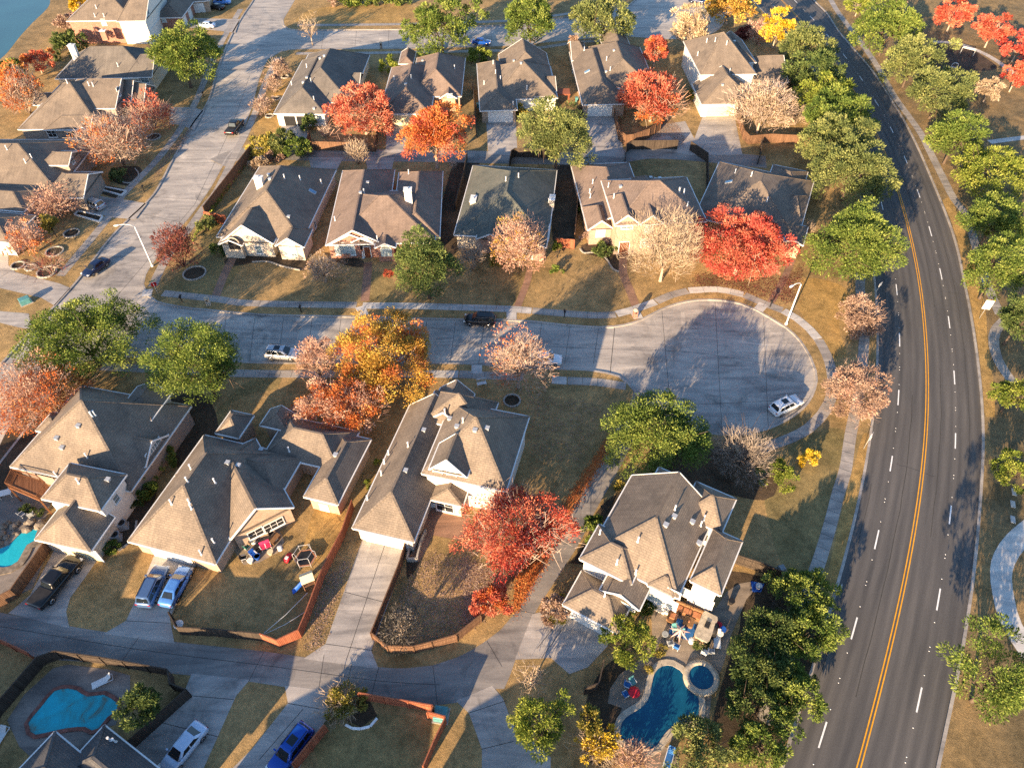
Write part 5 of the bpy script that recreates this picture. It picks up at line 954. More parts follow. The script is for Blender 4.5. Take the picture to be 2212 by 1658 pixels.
def car(kind, col, ctr, front, label, cat='car', sun_roof=False, name=None):
    sp = SPEC[kind]; g = sp['gh']; p = G(*ctr, .75); q = G(*front, .75); rz = math.atan2(q.y - p.y, q.x - p.x)
    root = empty(name or {'sedan': 'parked_car', 'suv': 'parked_suv', 'pickup': 'pickup_truck'}[kind], (p.x, p.y, 0 if cat != 'street' else 0), rz, label, {'sedan': 'car', 'suv': 'suv', 'pickup': 'pickup truck'}[kind], CARG)
    if kind == 'pickup': root.scale = (1.08,) * 3
    pm = PAINT[col]; mb = MB()
    mb.grid([[(x, y, z) for y, z in sect(w, zb, zt, .02)] for x, w, zb, zt in sp['st']])
    def ghp(f, t):                                                     # f 0 rear..1 front, t 0 base..1 roof
        xb = g['b'][0] + (g['b'][1] - g['b'][0]) * f; xt = g['t'][0] + (g['t'][1] - g['t'][0]) * f
        return xb + (xt - xb) * t, g['wb'] + (g['wt'] - g['wb']) * t, g['zb'] - .04 + (g['zt'] - g['zb'] + .04) * t
    rings = []
    for t in (0, .35, .7, .92, 1.0, 1.03):
        ins = {1.0: .06, 1.03: .2}.get(t, 0); ring = []
        (x0, w0, z0), (x1, w1, z1) = ghp(0, min(t, 1)), ghp(1, min(t, 1)); zz = z0 + (.03 if t > 1 else 0)
        for x, y in ((x0 + ins, -w0 * .86 + ins), (x0 + .10 + ins, -w0 + ins), ((x0 + x1) / 2, -w0 * 1.01 + ins), (x1 - .14 - ins, -w0 + ins), (x1 - ins, -w0 * .84 + ins), (x1 + .06 - ins, 0), (x1 - ins, w0 * .84 - ins), (x1 - .14 - ins, w0 - ins), ((x0 + x1) / 2, w0 * 1.01 - ins), (x0 + .10 + ins, w0 - ins), (x0 + ins, w0 * .86 - ins), (x0 - .04 + ins, 0)): ring.append((x, y, zz))
        rings.append(ring)
    mb.grid(rings); body = mb.build('body', pm, root)
    def panel(nm, qd, off, mat='car_glass', par=root):
        q2 = [Vector(v) for v in qd]; n = (q2[1] - q2[0]).cross(q2[2] - q2[0]).normalized(); m = MB(); m.face([v + n * off for v in q2]); m.face([v + n * (off - .03) for v in q2[::-1]])
        for a, b in zip(q2, q2[1:] + q2[:1]): m.face([a + n * (off - .03), b + n * (off - .03), b + n * off, a + n * off])
        return m.build(nm, mat, par)
    def P3(f, t, yy):
        x, w, z = ghp(f, t); return (x + (.07 * (1 - abs(yy)) if f == 1 else -.05 * (1 - abs(yy)) if f == 0 else 0), w * yy, z)
    panel('windshield', [P3(1, .10, -.82), P3(1, .10, .82), P3(1, .93, .78), P3(1, .93, -.78)], .035); panel('rear_window', [P3(0, .14, .80), P3(0, .14, -.80), P3(0, .92, -.76), P3(0, .92, .76)], .03)
    segs = ((.09, .30), (.34, .60), (.64, .88)) if kind != 'pickup' else ((.08, .42), (.48, .88))
    if kind == 'sedan': segs = ((.14, .48), (.53, .86))
    for sg in (1, -1):
        for f0, f1 in segs:
            x0, w0, z0 = ghp(f0, .16); x1, w1, z1 = ghp(f1, .16); x2, w2, z2 = ghp(f1, .86); x3, w3, z3 = ghp(f0, .86)
            qd = [(x0, w0 * sg, z0), (x1, w1 * sg, z1), (x2, w2 * sg, z2), (x3, w3 * sg, z3)]; panel('side_window', qd[::-1] if sg > 0 else qd, .03)
    sw = lambda x: max(w for xx, w, *_ in sp['st'] if abs(xx - x) < 1.1)
    for x in sp['wx']:
        for sg in (1, -1):
            y = sg * (sw(x) - .09); m = MB(); r = sp['r']
            m.grid([[(x + rr * math.cos(t), y + o * sg, r + rr * math.sin(t)) for t in [2 * math.pi * i / 18 for i in range(18)]] for rr, o in ((r * .6, -.11), (r * .96, -.11), (r, -.06), (r, .08), (r * .94, .115), (r * .6, .12))]); w = m.build('wheel', 'tyre', root)
            m = MB(); m.grid([[(x + rr * math.cos(t), y + o * sg, r + rr * math.sin(t)) for t in [2 * math.pi * i / 18 for i in range(18)]] for rr, o in ((r * .64, .10), (r * .62, .128), (r * .2, .115), (.02, .12))])
            m.build('rim', 'rim', w)
    xf, wf = sp['st'][-3][0], sp['st'][-3][1]; zf = (sp['st'][-3][2] + sp['st'][-3][3]) / 2 + .16; xr, wr, zr = sp['st'][1][0], sp['st'][1][1], sp['st'][1][3] - .14
    for sg in (1, -1):
        MB().box((xf + .12, sg * wf * .80, zf), (.30, .34, .13)).build('headlight', 'lamp_lens', root); MB().box((xr + .02, sg * wr * .80, zr), (.16, .26, .16)).build('taillight', 'tail_lens', root)
        mx = g['b'][1] - .32; m = MB(); m.box((mx, sg * (g['wb'] + .17), g['zb'] + .10), (.16, .22, .14)); m.build('mirror', pm, root)
    if kind == 'suv':
        for sg in (1, -1): MB().bar((g['t'][0] + .1, sg * (g['wt'] - .06), g['zt'] + .06), (g['t'][1] - .1, sg * (g['wt'] - .06), g['zt'] + .06), .05, .05).build('roof_rail', 'black_metal' if col != 'white' else 'galvanised', root)
    if kind == 'pickup':
        MB().box((-1.92, 0, 1.165), (1.72, 1.56, .05)).build('bed_cover', 'slab_dark', root)
    if sun_roof: MB().box(((g['t'][0] + g['t'][1]) / 2 + .25, 0, g['zt'] + .035), (.85, .8, .03)).build('sunroof', 'car_glass', root)
    MB().box((xf + .17, 0, zf - .14), (.12, wf * 1.0, .16)).build('grille', 'black_metal', root)
    return root
def D(x, y): return (x, y)
car('pickup', 'black', (121, 1256), (158, 1212), 'black pickup truck on the drive beside the rock pool'); car('suv', 'charcoal_sky', (330, 1264), (350, 1222), 'dark silver station wagon next to the light blue sedan'); car('sedan', 'ice_sky', (379, 1264), (402, 1222), 'light blue sedan beside the black iron fence')
car('sedan', 'pearl', (396, 1612), (370, 1644), 'silver-white sedan on the bottom driveway'); car('suv', 'blue', (628, 1616), (602, 1650), 'bright blue vehicle with a sunroof beside the red fence', sun_roof=True); car('suv', 'white', (1698, 874), (1738, 855), 'white vehicle parked on the cul-de-sac bulb', sun_roof=True)
car('suv', 'black', (1037, 689), (1005, 687), 'black vehicle parked at the kerb opposite the pinkish bare tree'); car('suv', 'silver', (609, 762), (640, 764), 'silver vehicle parked beside the pink half-bare tree', sun_roof=True); car('sedan', 'navy', (206, 575), (184, 591), 'dark blue sedan parked on the side street')
car('suv', 'silver', (201, 439), (180, 431), 'silver minivan on the drive by the white-edged planters'); car('pickup', 'black', (507, 274), (520, 257), 'black pickup driving up the side street'); car('sedan', 'pearl', (445, 53), (425, 52), 'pale sedan on the drive of the orange brick house')
car('sedan', 'black', (467, 14), (448, 12), 'black and white car in shade at the top of the side street'); car('sedan', 'ice_sky', (479, 3), (500, 3), 'light blue car at the very top behind the dark one'); car('sedan', 'blue', (1040, 89), (1062, 90), 'blue car half under the round oak on the top street'); car('suv', 'navy', (1507, 1), (1520, 3), 'dark car at the top edge in the upper cul-de-sac')
car('sedan', 'white', (1178, 773), (1206, 775), 'white car mostly hidden by the pinkish bare tree')
# ================================================================ STREET FURNITURE
def lamp(base, tip, label):
    b = G(*base, 0); hgt = 8.4; t = G(*tip, hgt); d = Vector((t.x - b.x, t.y - b.y, 0)); L = min(2.6, d.length); u = d.normalized(); root = empty('street_lamp', b, math.atan2(u.y, u.x), label, 'street lamp', 'street lamps of the cul-de-sac')
    MB().tube([(0, 0, 0), (0, 0, 2), (0, 0, 7.7)], [.14, .12, .08], 8).build('pole', 'white_metal', root); MB().lathe([(.24, 0), (.22, .25), (.15, .35)], 10).build('base', 'white_metal', root)
    MB().tube([(0, 0, 7.65), (.5, 0, 8.1), (1.2, 0, 8.35), (2.0, 0, 8.42)], [.07, .06, .05, .045], 8).build('arm', 'white_metal', root)
    m = MB(); m.grid([[(x, w * math.cos(a), 8.40 + hh * math.sin(a)) for a in [2 * math.pi * i / 10 for i in range(10)]] for x, w, hh in ((1.9, .06, .05), (2.1, .16, .09), (2.5, .2, .10), (2.75, .12, .06), (2.8, .03, .02))]); hd = m.build('lamp_head', 'white_metal', root); MB().box((2.4, 0, 8.30), (.4, .22, .05)).build('lens', 'lamp_lens', hd)
lamp((330, 575), (256, 486), 'tall white street lamp leaning over the side street corner'); lamp((1698, 700), (1688, 630), 'white street lamp on the upper rim of the cul-de-sac')
TX = {'A': ((0, 0), (.5, 1), (1, 0), None, (.2, .4), (.8, .4)), 'V': ((0, 1), (.5, 0), (1, 1)), 'E': ((1, 0), (0, 0), (0, 1), (1, 1), None, (0, .5), (.8, .5)), 'S': ((0, 0), (1, 0), (1, .5), (0, .5), (0, 1), (1, 1)), 'T': ((.5, 0), (.5, 1), None, (0, 1), (1, 1)), 'O': ((0, 0), (1, 0), (1, 1), (0, 1), (0, 0)), 'P': ((0, 0), (0, 1), (1, 1), (1, .5), (0, .5))}
b = G(*PT('21:1318,892')[0], 0); root = empty('stop_sign', b, R(30), 'octagonal stop sign with street blades at the corner', 'sign'); MB().tube([(0, 0, 0), (0, 0, 3.0)], .04, 6).build('post', 'galvanised', root)
m = MB(); m.grid([[(.45 * math.cos(math.pi / 8 + math.pi / 4 * i), y, 2.2 + .45 * math.sin(math.pi / 8 + math.pi / 4 * i)) for i in range(8)] for y in (.05, .09)], smooth=False); face = m.build('sign_face', 'sign_red', root); m = MB()
for i, ch in enumerate('STOP'):
    pen = None
    for q in TX[ch]:
        if q is not None and pen is not None: m.bar((-.3 + i * .155 + pen[0] * .11, .10, 2.08 + pen[1] * .24), (-.3 + i * .155 + q[0] * .11, .10, 2.08 + q[1] * .24), .03, .012)
        pen = q
m.build('lettering', 'white_paint', face); MB().box((0, 0, 2.92), (.9, .03, .16)).build('street_blade', 'sign_green', root); MB().box((0, 0, 3.1), (.03, .9, .16)).build('street_blade', 'sign_green', root)
def board(base, w, h, hh, rz, label, mat='white_metal', edge=None):
    b = G(*base, 0); root = empty('road_sign', b, rz, label, 'sign', 'signs beside the main road'); MB().tube([(0, 0, 0), (0, 0, hh + h)], .035, 6).build('post', 'galvanised', root); f = MB().box((0, -.06, hh + h / 2), (w, .03, h)).build('sign_face', mat, root)
    if edge: MB().box((0, -.05, hh + h - .02), (w + .08, .05, .08)).build('rim', edge, f)
board(PT('24:1818,1080')[0], 1.1, 1.7, 1.9, R(-15), 'white sign board on a post below the tall park oak', edge='yellow_paint'); board(PT('34:858,568')[0], .8, .8, 2.2, R(60), 'pale square sign at the kerb below the larger rusty pink bush'); board(PT('24:945,905')[0], .7, .6, 2.3, R(40), 'pale sign in the shade of the biggest roadside oak'); board(PT('44:615,230')[0], .5, .4, 1.9, R(70), 'small grey sign at the kerb above the shady clump'); board(PT('14:1022,570')[0], .6, .9, 1.3, R(30), 'white marker board on the verge by the park walk')
def mailbox(pt, label, rz=0):
    b = G(*pt, 0); root = empty('mailbox', b, rz, label, 'mailbox', 'mailboxes along the street'); MB().box((0, 0, .5), (.12, .12, 1.0)).build('post', 'black_metal', root); m = MB(); m.grid([[(x, .17 * math.cos(a), 1.14 + .17 * math.sin(a) * (1 if math.sin(a) > 0 else .9)) for a in [2 * math.pi * i / 12 for i in range(12)]] for x in (-.3, .3)]); bx_ = m.build('box', 'black_metal', root); MB().box((.31, 0, 1.14), (.02, .2, .18)).build('door', 'galvanised', bx_)
for p, l in (((651, 674), 'black post mailbox before the cream-fronted house'), ((1219, 684), 'black post mailbox on the verge left of the brick one'), ((1663, 663), 'dark post mailbox on the rim of the cul-de-sac'), ((394, 652), 'dark post mailbox near the corner curve'), ((441, 210), 'post mailbox on the shaded lawn beside the side street'), ((312, 414), 'post mailbox at the planter beds on the side street')): mailbox(p, l, R(90))
def brickbox(pt, label, mat):
    b = G(*pt, 0); root = empty('brick_mailbox', b, R(10), label, 'mailbox', 'mailboxes along the street'); MB().box((0, 0, .65), (.62, .6, 1.3)).build('pillar', mat, root); m = MB(); m.lathe([(.40, 1.3), (.40, 1.36), (.34, 1.5), (.18, 1.62), (.0, 1.66)], 12); m.build('cap', 'coping_stone', root); MB().box((0, -.31, 1.0), (.3, .03, .26)).build('door', 'black_metal', root)
brickbox(PT('23:1085,1068')[0], 'red brick pillar mailbox at the end of the brick walk', 'brick_red'); brickbox(PT('21:1732,968')[0], 'pale brick pillar mailbox near the corner house', 'brick_cream'); brickbox(PT('12:1072,402')[0], 'brown brick pillar mailbox on the top street verge', 'brick_grey')
def utility(pt, w, d, h, mat, label, rz):
    b = G(*pt, 0); root = empty('utility_box', b, rz, label, 'utility box'); m = MB(); m.box((0, 0, .05), (w + .3, d + .3, .1)); m.build('pad', 'drive_concrete', root); m = MB(); m.grid([[(-w / 2 + i, -d / 2 + i, z), (w / 2 - i, -d / 2 + i, z), (w / 2 - i, d / 2 - i, z), (-w / 2 + i, d / 2 - i, z)] for z, i in ((.1, 0), (h - .1, 0), (h, .07))], smooth=False); m.build('cabinet', mat, root); MB().box((0, -d / 2 - .02, h / 2), (w * .8, .03, h * .7)).build('door', mat, root)
utility((57, 654), 1.5, 1.1, .95, 'plastic_teal', 'green utility box on the lit lawn by the concrete apron', R(40)); utility((953, 1545), 1.25, 1.25, 1.0, 'plastic_teal', 'teal utility box at the corner of the red fences', R(-8)); utility((1686, 1232), .7, .7, .8, 'plastic_grey', 'small pale utility box on the shaded lawn by the main road', R(20))
def aircon(pt, label, rz=0):
    b = G(*pt, 0); root = empty('air_conditioner', b, rz, label, 'air conditioner', 'air conditioners beside the houses'); MB().box((0, 0, .06), (1.1, 1.1, .12)).build('pad', 'drive_concrete', root); MB().box((0, 0, .52), (.86, .86, .8)).build('case', 'plastic_grey', root)
    m = MB(); m.lathe([(.38, .92), (.38, .95), (.30, .96), (.30, .93)], 16); m.build('fan_ring', 'black_metal', root)
    m = MB()
    for i in range(4): m.box((0, 0, .935), (.6, .08, .01), i * math.pi / 4)
    m.build('fan_grille', 'black_metal', root)
aircon(PT('31:1030,1215')[0], 'air conditioner unit farther up beside the balcony house', R(20)); aircon(PT('31:975,1312')[0], 'air conditioner unit nearer the small round bush', R(20)); aircon(PT('23:655,95')[0], 'air conditioner at the wall of the three-gabled house')
def wbin(pt, label, mat='plastic_grey', rz=0):
    b = G(*pt, 0); root = empty('wheeled_bin', b, rz, label, 'bin', 'wheeled bins'); m = MB(); m.grid([[(-w, -w, z), (w, -w, z), (w, w, z), (-w, w, z)] for w, z in ((.22, .05), (.30, .95))], smooth=False); m.build('body', mat, root); MB().box((0, 0, 1.0), (.68, .70, .08)).build('lid', mat, root)
    for sg in (1, -1): MB().bar((sg * .2, .24, .1), (sg * .28, .24, .1), .2, n=10).build('wheel', 'tyre', root)
wbin(PT('13:600,845')[0], 'pale wheeled bin beside the white garage wall', 'plastic_teal'); wbin(PT('12:1875,895')[0], 'wheeled bin in the dark gap by the brown house', 'plastic_teal')
# stone rings round trees, planters, bed edging
def ring(pt, r, label, mat='edging_stone'):
    b = G(*pt, 0); root = empty('tree_ring', b, 0, label, 'tree ring', 'stone rings round the street trees'); rg = random.Random(int(pt[0])); m = MB(); n = max(10, int(r * 14))
    for i in range(n):
        a = 2 * math.pi * i / n; m.box((r * math.cos(a), r * math.sin(a), .11), (.22, 2 * math.pi * r / n * .92, .24 + rg.uniform(-.04, .04)), a)
    m.build('stones', mat, root); m = MB(); m.face([(r * .96 * math.cos(2 * math.pi * i / 24), r * .96 * math.sin(2 * math.pi * i / 24), .06) for i in range(24)]); m.build('soil', 'mulch', root)
for p, r, l in ((PT('21:1615,710')[0], 1.75, 'widest stone ring, around the dark red corner tree'), ((332, 297), 1.35, 'white ring under the dusky red crape myrtle'), ((1106, 866), 1.1, 'stone ring at the trunk of the pinkish bare tree'), (PT('21:595,378')[0], 1.25, 'stone ring under the pink bare crape myrtle'), (PT('21:455,530')[0], 1.35, 'open stone ring below the peach half-bare tree'), (PT('21:150,645')[0], 1.0, 'leftmost of the two small rings by the concrete apron'), (PT('21:255,663')[0], .8, 'smallest stone ring beside the concrete apron'), (PT('21:390,700')[0], 1.45, 'stone ring with a stump at the tip of the lawn'), (PT('12:275,640')[0], .8, 'ring of the farthest small crape myrtle'), (PT('12:205,820')[0], .8, 'ring of the middle small crape myrtle'), (PT('12:145,965')[0], .8, 'ring of the nearest small crape myrtle'), (PT('31:1075,1280')[0], .01, 'x')):
    if r > .1: ring(p, r, l)
def edging(s, label, mat='edging_stone', h=.16, w=.22, closed=False):
    l = crom(gp(s), .5, closed); m = MB()
    for a, b in zip(l, l[1:] + ([l[0]] if closed else [])):
        e = (b - a).normalized() * .02; m.box((a + b) / 2 + Vector((0, 0, h / 2)), ((b - a).length - .04, w, h), math.atan2(b.y - a.y, b.x - a.x))
    o = m.build('bed_edging', mat, None, l[0]); props(o, label, 'bed edging', 'stone edgings of the flower beds')
edging('23:630,505 660,540 740,535 800,550 850,590 885,650 920,685 955,695', 'curved stone edging of the bed before the three-gabled house'); edging('22:0,615 130,612 250,650 400,683', 'long stone edging of the bed before the cream house'); edging('42:775,1300 830,1330 900,1335 980,1315 1040,1245', 'white stone arc in the lawn below the olive bush', 'white_paint')
edging('11:985,1475 1010,1510 1080,1520 1140,1490 1150,1440 1120,1400', 'pale edging round the grey-green bush'); edging('31:1135,1165 1120,1270 1060,1360 980,1415', 'dark edging of the air conditioner bed')
def planter(s, label):
    P = gp(s); m = MB(); ctr = sum(P, Vector()) / len(P)
    for a, b in zip(P, P[1:] + P[:1]): m.bar(a + Vector((0, 0, .15)), b + Vector((0, 0, .15)), .2, .3)
    root = empty('raised_planter', ctr, 0, label, 'planter', 'white-edged planters on the side street'); m.build('border', 'trim_white', root, ctr); m = MB(); m.face([p + Vector((0, 0, .08)) for p in (P if (P[1] - P[0]).cross(P[2] - P[1]).z > 0 else P[::-1])]); m.build('soil', 'mulch', root, ctr)
planter('11:815,1545 1050,1590 1010,1625 805,1570', 'upper white-edged planter above the minivan drive'); planter('21:650,195 855,240 825,285 620,225', 'lower white-edged planter below the minivan drive')
# ================================================================ POOLS AND PATIOS
def smoothpoly(s, zz=0, st=.5): return crom(gp(s, zz), st, True)
def pool(s, label, wmat, cmat, w=.5, st=.5, z=.06):
    l = smoothpoly(s, 0, st); ctr = sum(l, Vector()) / len(l); root = empty('swimming_pool', ctr, 0, label, 'pool'); cl = l + [l[0], l[1]]
    m = MB(); ln = cl; L, Rr = strip_pts(ln, w, .12); 
    for i in range(len(ln) - 2):
        u = (i * .37) % 1
        m.face([Rr[i], Rr[i + 1], L[i + 1], L[i]]); dn = Vector((0, 0, -.12)); m.face([L[i], L[i + 1], L[i + 1] + dn, L[i] + dn]); m.face([Rr[i] + dn, Rr[i + 1] + dn, Rr[i + 1], Rr[i]])
    m.build('coping', cmat, root, ctr)
    q = [Vector((p.x, p.y, z)) for p in l]; m = MB()
    for t in geometry.tessellate_polygon([q]):
        a = [q[i] for i in t]
        if (a[1] - a[0]).cross(a[2] - a[0]).z < 0: a.reverse()
        m.face(a)
    m.build('water', wmat, root, ctr); return root
sheet('pool_terrace', 'pool_deck', gp('41:440,830 560,800 900,840 1080,890 1080,1000 1010,1130 960,1300 870,1320 680,1530 250,1560 160,1480 60,1260 200,1050'), .014)
pool('41:575,985 650,1000 730,1050 870,1035 940,1070 1000,1120 980,1190 900,1250 830,1340 760,1365 700,1335 560,1345 420,1375 290,1400 240,1370 220,1290 330,1150 450,1010', 'murky turquoise pool with red brick coping at the bottom left', 'pool_algae', 'coping_brick', .36, .6)
sheet('pool_terrace', 'pool_deck', gp('D:-10,1100 20,1045 60,1040 110,1085 95,1130 105,1190 70,1270 10,1300 -60,1300 -60,1100'), .014)
pool('31:210,1215 290,1210 350,1225 330,1290 320,1340 250,1380 220,1440 170,1520 90,1570 20,1585 -80,1560 -120,1450 -20,1380 60,1350 120,1290', 'bright turquoise rock-edged pool at the left edge', 'pool_turquoise', 'rock', .9, .6)
rg = random.Random(8); m = MB(); cr = gp('31:0,1230 60,1200 150,1185 250,1185 350,1195 150,1260 60,1310 0,1340 40,1230 100,1220'); 
for p in crom(cr, .55):
    s_ = rg.uniform(.25, .6); mt = Matrix.Translation((p.x + rg.uniform(-.3, .3), p.y + rg.uniform(-.3, .3), s_ * .3)) @ Matrix.Rotation(rg.uniform(0, 3), 4, 'Z') @ Matrix.Rotation(rg.uniform(-.3, .3), 4, 'X'); m.grid([[mt @ Vector((s_ * k * math.cos(a) * rg.uniform(.8, 1.1), s_ * k * math.sin(a), z2 * s_)) for a in [math.pi / 3 * i for i in range(6)]] for k, z2 in ((.9, -.4), (1.0, 0), (.8, .4), (.35, .6))], smooth=False)
o = m.build('rock_border', 'rock', None, cr[0]); props(o, 'heap of dark boulders along the upper rim of the turquoise pool', 'rocks', kind='stuff')
sheet('pool_terrace', 'patio_stone', gp('43:1220,380 1340,300 1440,260 1760,330 1840,200 1950,130 2060,110 2080,180 2010,260 1880,560 1830,760 1780,900 1720,1050 1700,1250 1620,1330 1400,1420 1330,1480 1450,1520 1450,1658 1180,1658 1120,1500 960,1480 920,1300 980,1160 860,1120 880,1000 960,880 1100,780 1180,680 1230,600'), .014)
pool('43:1300,790 1400,790 1470,830 1530,900 1560,990 1620,1040 1645,1150 1620,1260 1560,1300 1430,1330 1350,1400 1290,1490 1220,1535 1130,1520 1020,1480 950,1430 940,1310 990,1220 1100,1150 1170,1080 1200,960 1225,860', 'deep blue kidney-shaped pool with pale stone coping', 'pool_blue', 'coping_stone', .6, .6)
p = G(*PT('43:1636,908')[0], .3); root = empty('spa_tub', (p.x, p.y, 0), 0, 'round raised spa with stone rim joined to the blue pool', 'spa'); MB().lathe([(1.78, 0), (1.78, .42), (1.22, .46), (1.20, .2)], 28).build('rim', 'coping_stone', root); m = MB(); m.face([(1.24 * math.cos(2 * math.pi * i / 28), 1.24 * math.sin(2 * math.pi * i / 28), .34) for i in range(28)]); m.build('water', 'pool_blue', root)
sheet('patio', 'patio_stone', gp('31:1900,1345 1990,1290 32:20,1190 60,1170 200,1180 250,1290 270,1340 230,1420 60,1510 31:2020,1530 1960,1440'), .014)
sheet('patio', 'brick_path', gp('32:1480,1000 1720,1060 1800,1120 1790,1260 1740,1330 1500,1285 1440,1420 1390,1500 1290,1480 1330,1420 1410,1240 1450,1100'), .014)
def at(s, z=0): return G(*PT(s)[0], z)
def lounger(pt, rz, label, mat='fabric_white', fr='white_metal', grp='sun loungers by the pools'):
    b = at(pt); root = empty('sun_lounger', b, rz, label, 'sun lounger', grp); m = MB()
    for y in (-.33, .33): m.bar((-.95, y, .32), (.95, y, .32), .06)
    for x in (-.95, .3, .95): m.bar((x, -.33, .32), (x, .33, .32), .05)
    m.build('frame', fr, root)
    for x in (-.8, .8):
        for y in (-.3, .3): MB().bar((x, y, 0), (x, y, .32), .05).build('leg', fr, root)
    MB().box((-.3, 0, .36), (1.3, .60, .06)).build('seat', mat, root); mt = Matrix.Translation((.62, 0, .60)) @ Matrix.Rotation(R(-42), 4, 'Y'); MB().box((0, 0, 0), (.78, .60, .06), M4=mt).build('backrest', mat, root)
lounger('41:860,950', R(30), 'white lounger beside the murky turquoise pool'); lounger('41:15,1410', R(80), 'white lounger at the left edge below the fence'); lounger('43:1365,1580', R(65), 'blue lounger at the bottom by the deep blue pool', 'fabric_blue'); lounger('43:1762,600', R(80), 'pale blue lounger beside the stone grill island', 'fabric_white')
def chair(pt, rz, label, mat='plastic_blue', fr='white_metal', grp='chairs on the patios'):
    b = at(pt); root = empty('patio_chair', b, rz, label, 'chair', grp); MB().box((0, 0, .43), (.56, .56, .06)).build('seat', mat, root); mt = Matrix.Translation((-.30, 0, .75)) @ Matrix.Rotation(R(-12), 4, 'Y'); MB().box((0, 0, 0), (.06, .56, .62), M4=mt).build('backrest', mat, root)
    for x in (-.24, .24):
        for y in (-.24, .24): MB().bar((x, y, 0), (x, y, .42), .045).build('leg', fr, root)
    for y in (-.30, .30): MB().bar((-.28, y, .64), (.26, y, .62), .05).build('armrest', fr, root)
chair('43:1062,960', R(-60), 'mint-green chair beside the red round table', 'plastic_teal'); chair('43:1020,985', R(-20), 'blue chair behind the red round table', 'fabric_blue'); chair('43:1005,1060', R(30), 'blue chair before the red round table', 'fabric_blue'); chair('43:1425,665', R(60), 'blue striped chair below the rose umbrella', 'fabric_blue'); chair('43:1372,640', R(100), 'dark chair below the rose umbrella', 'plastic_grey'); chair('43:1655,710', R(60), 'white chair on the terrace above the spa', 'fabric_white'); chair('43:1708,705', R(80), 'pale blue chair on the terrace above the spa', 'plastic_grey')
chair('43:1410,520', R(-80), 'teal chair on the blue rug', 'plastic_teal'); chair('43:1465,560', R(-100), 'turquoise chair at the lower edge of the blue rug', 'plastic_teal')
chair('32:100,1400', R(-60), 'red-pink patio chair on the left of the pair', 'plastic_pink'); chair('32:140,1385', R(-60), 'red-pink patio chair on the right of the pair', 'plastic_pink'); chair('32:62,1430', R(-40), 'dark patio chair below the red-pink pair', 'black_metal'); chair('32:18,1460', R(-40), 'blue patio chair on the cluttered patio', 'plastic_blue'); chair('31:2060,1400', R(60), 'green patio chair on the cluttered patio', 'plastic_green'); chair('31:2030,1490', R(20), 'black patio chair at the patio edge', 'black_metal')
for i, (s_, l) in enumerate((('31:200,1130', 'thin metal chair left of the pair by the poolside planters'), ('31:270,1130', 'thin metal chair right of the pair by the poolside planters'))): chair(s_, R(60 + 60 * i), l, 'plastic_grey')
def rtable(pt, r, label, mat, h=.72):
    b = at(pt); root = empty('round_table', b, 0, label, 'table'); MB().lathe([(r * .96, h - .05), (r, h - .02), (r, h), (r * .5, h + .005), (.02, h + .006)], 20).build('table_top', mat, root); MB().tube([(0, 0, .02), (0, 0, h - .04)], .05, 8).build('pedestal', 'white_metal', root); MB().lathe([(.3, 0), (.28, .04), (.05, .06)], 14).build('foot', 'white_metal', root)
rtable('43:1072,1050', .58, 'red round table with white trim beside the pool', 'plastic_red'); rtable('43:1550,612', .30, 'small pale round table at the corner of the rug', 'fabric_white', .5); rtable('31:2105,1345', .45, 'cream round table on the cluttered patio', 'door_cream'); rtable('32:235,1400', .28, 'small white round stool on the patio edge', 'fabric_white', .45); rtable('41:1490,480', .5, 'white round tub in the corner of the bare lawn', 'fabric_white', .4)
b = at('43:1430,600'); root = empty('patio_umbrella', b, 0, 'folded rose star-shaped umbrella above the terrace chairs', 'umbrella'); MB().tube([(0, 0, 0), (0, 0, 2.6)], .03, 8).build('pole', 'white_metal', root); m = MB()
for i in range(7):
    a = 2 * math.pi * i / 7; q = .12; tip = (1.15 * math.cos(a), 1.15 * math.sin(a), 1.85); m.face([(0, 0, 2.6), (.42 * math.cos(a - .3), .42 * math.sin(a - .3), 2.25), tip, (.42 * math.cos(a + .3), .42 * math.sin(a + .3), 2.25)]); m.face([(0, 0, 2.57), (.42 * math.cos(a + .3), .42 * math.sin(a + .3), 2.22), tip, (.42 * math.cos(a - .3), .42 * math.sin(a - .3), 2.22)])
m.build('canopy', 'fabric_rose', root); MB().lathe([(.3, 0), (.28, .1), (.06, .14)], 14).build('foot', 'black_metal', root)
q = [at(x, .03) for x in ('43:1400,400', '43:1600,470', '43:1555,610', '43:1365,540')]; sh = sheet('rug', 'fabric_blue', q, .03, .012, None); props(sh, 'blue outdoor rug before the brown sectional sofa', 'rug')
a_, b_ = at('43:1500,370'), at('43:1620,420'); rz = math.atan2(b_.y - a_.y, b_.x - a_.x); root = empty('corner_sofa', a_, rz, 'brown wicker corner sofa under the windows of the gabled house', 'sofa'); m = MB(); m.box((.3, 0, .22), (3.0, .85, .4)); m.box((-1.0, -1.1, .22), (.85, 1.6, .4)); m.box((.3, .48, .55), (3.0, .18, .7)); m.box((-1.48, -.6, .55), (.18, 2.4, .7)); m.build('frame', 'wicker', root)
for x, y in ((-.75, 0), (.2, 0), (1.2, 0), (-1.0, -1.1)): MB().box((x, y - .04, .48), (.82, .68, .14)).build('cushion', 'terracotta', root)
b = at('43:1525,460'); root = empty('fire_table', b, rz, 'square brown fire table on the blue rug', 'table'); MB().box((0, 0, .25), (.95, .95, .5)).build('base', 'wicker', root); MB().box((0, 0, .53), (1.08, 1.08, .06)).build('table_top', 'wicker', root); MB().lathe([(.16, .56), (.1, .62)], 10).build('burner', 'terracotta', root)
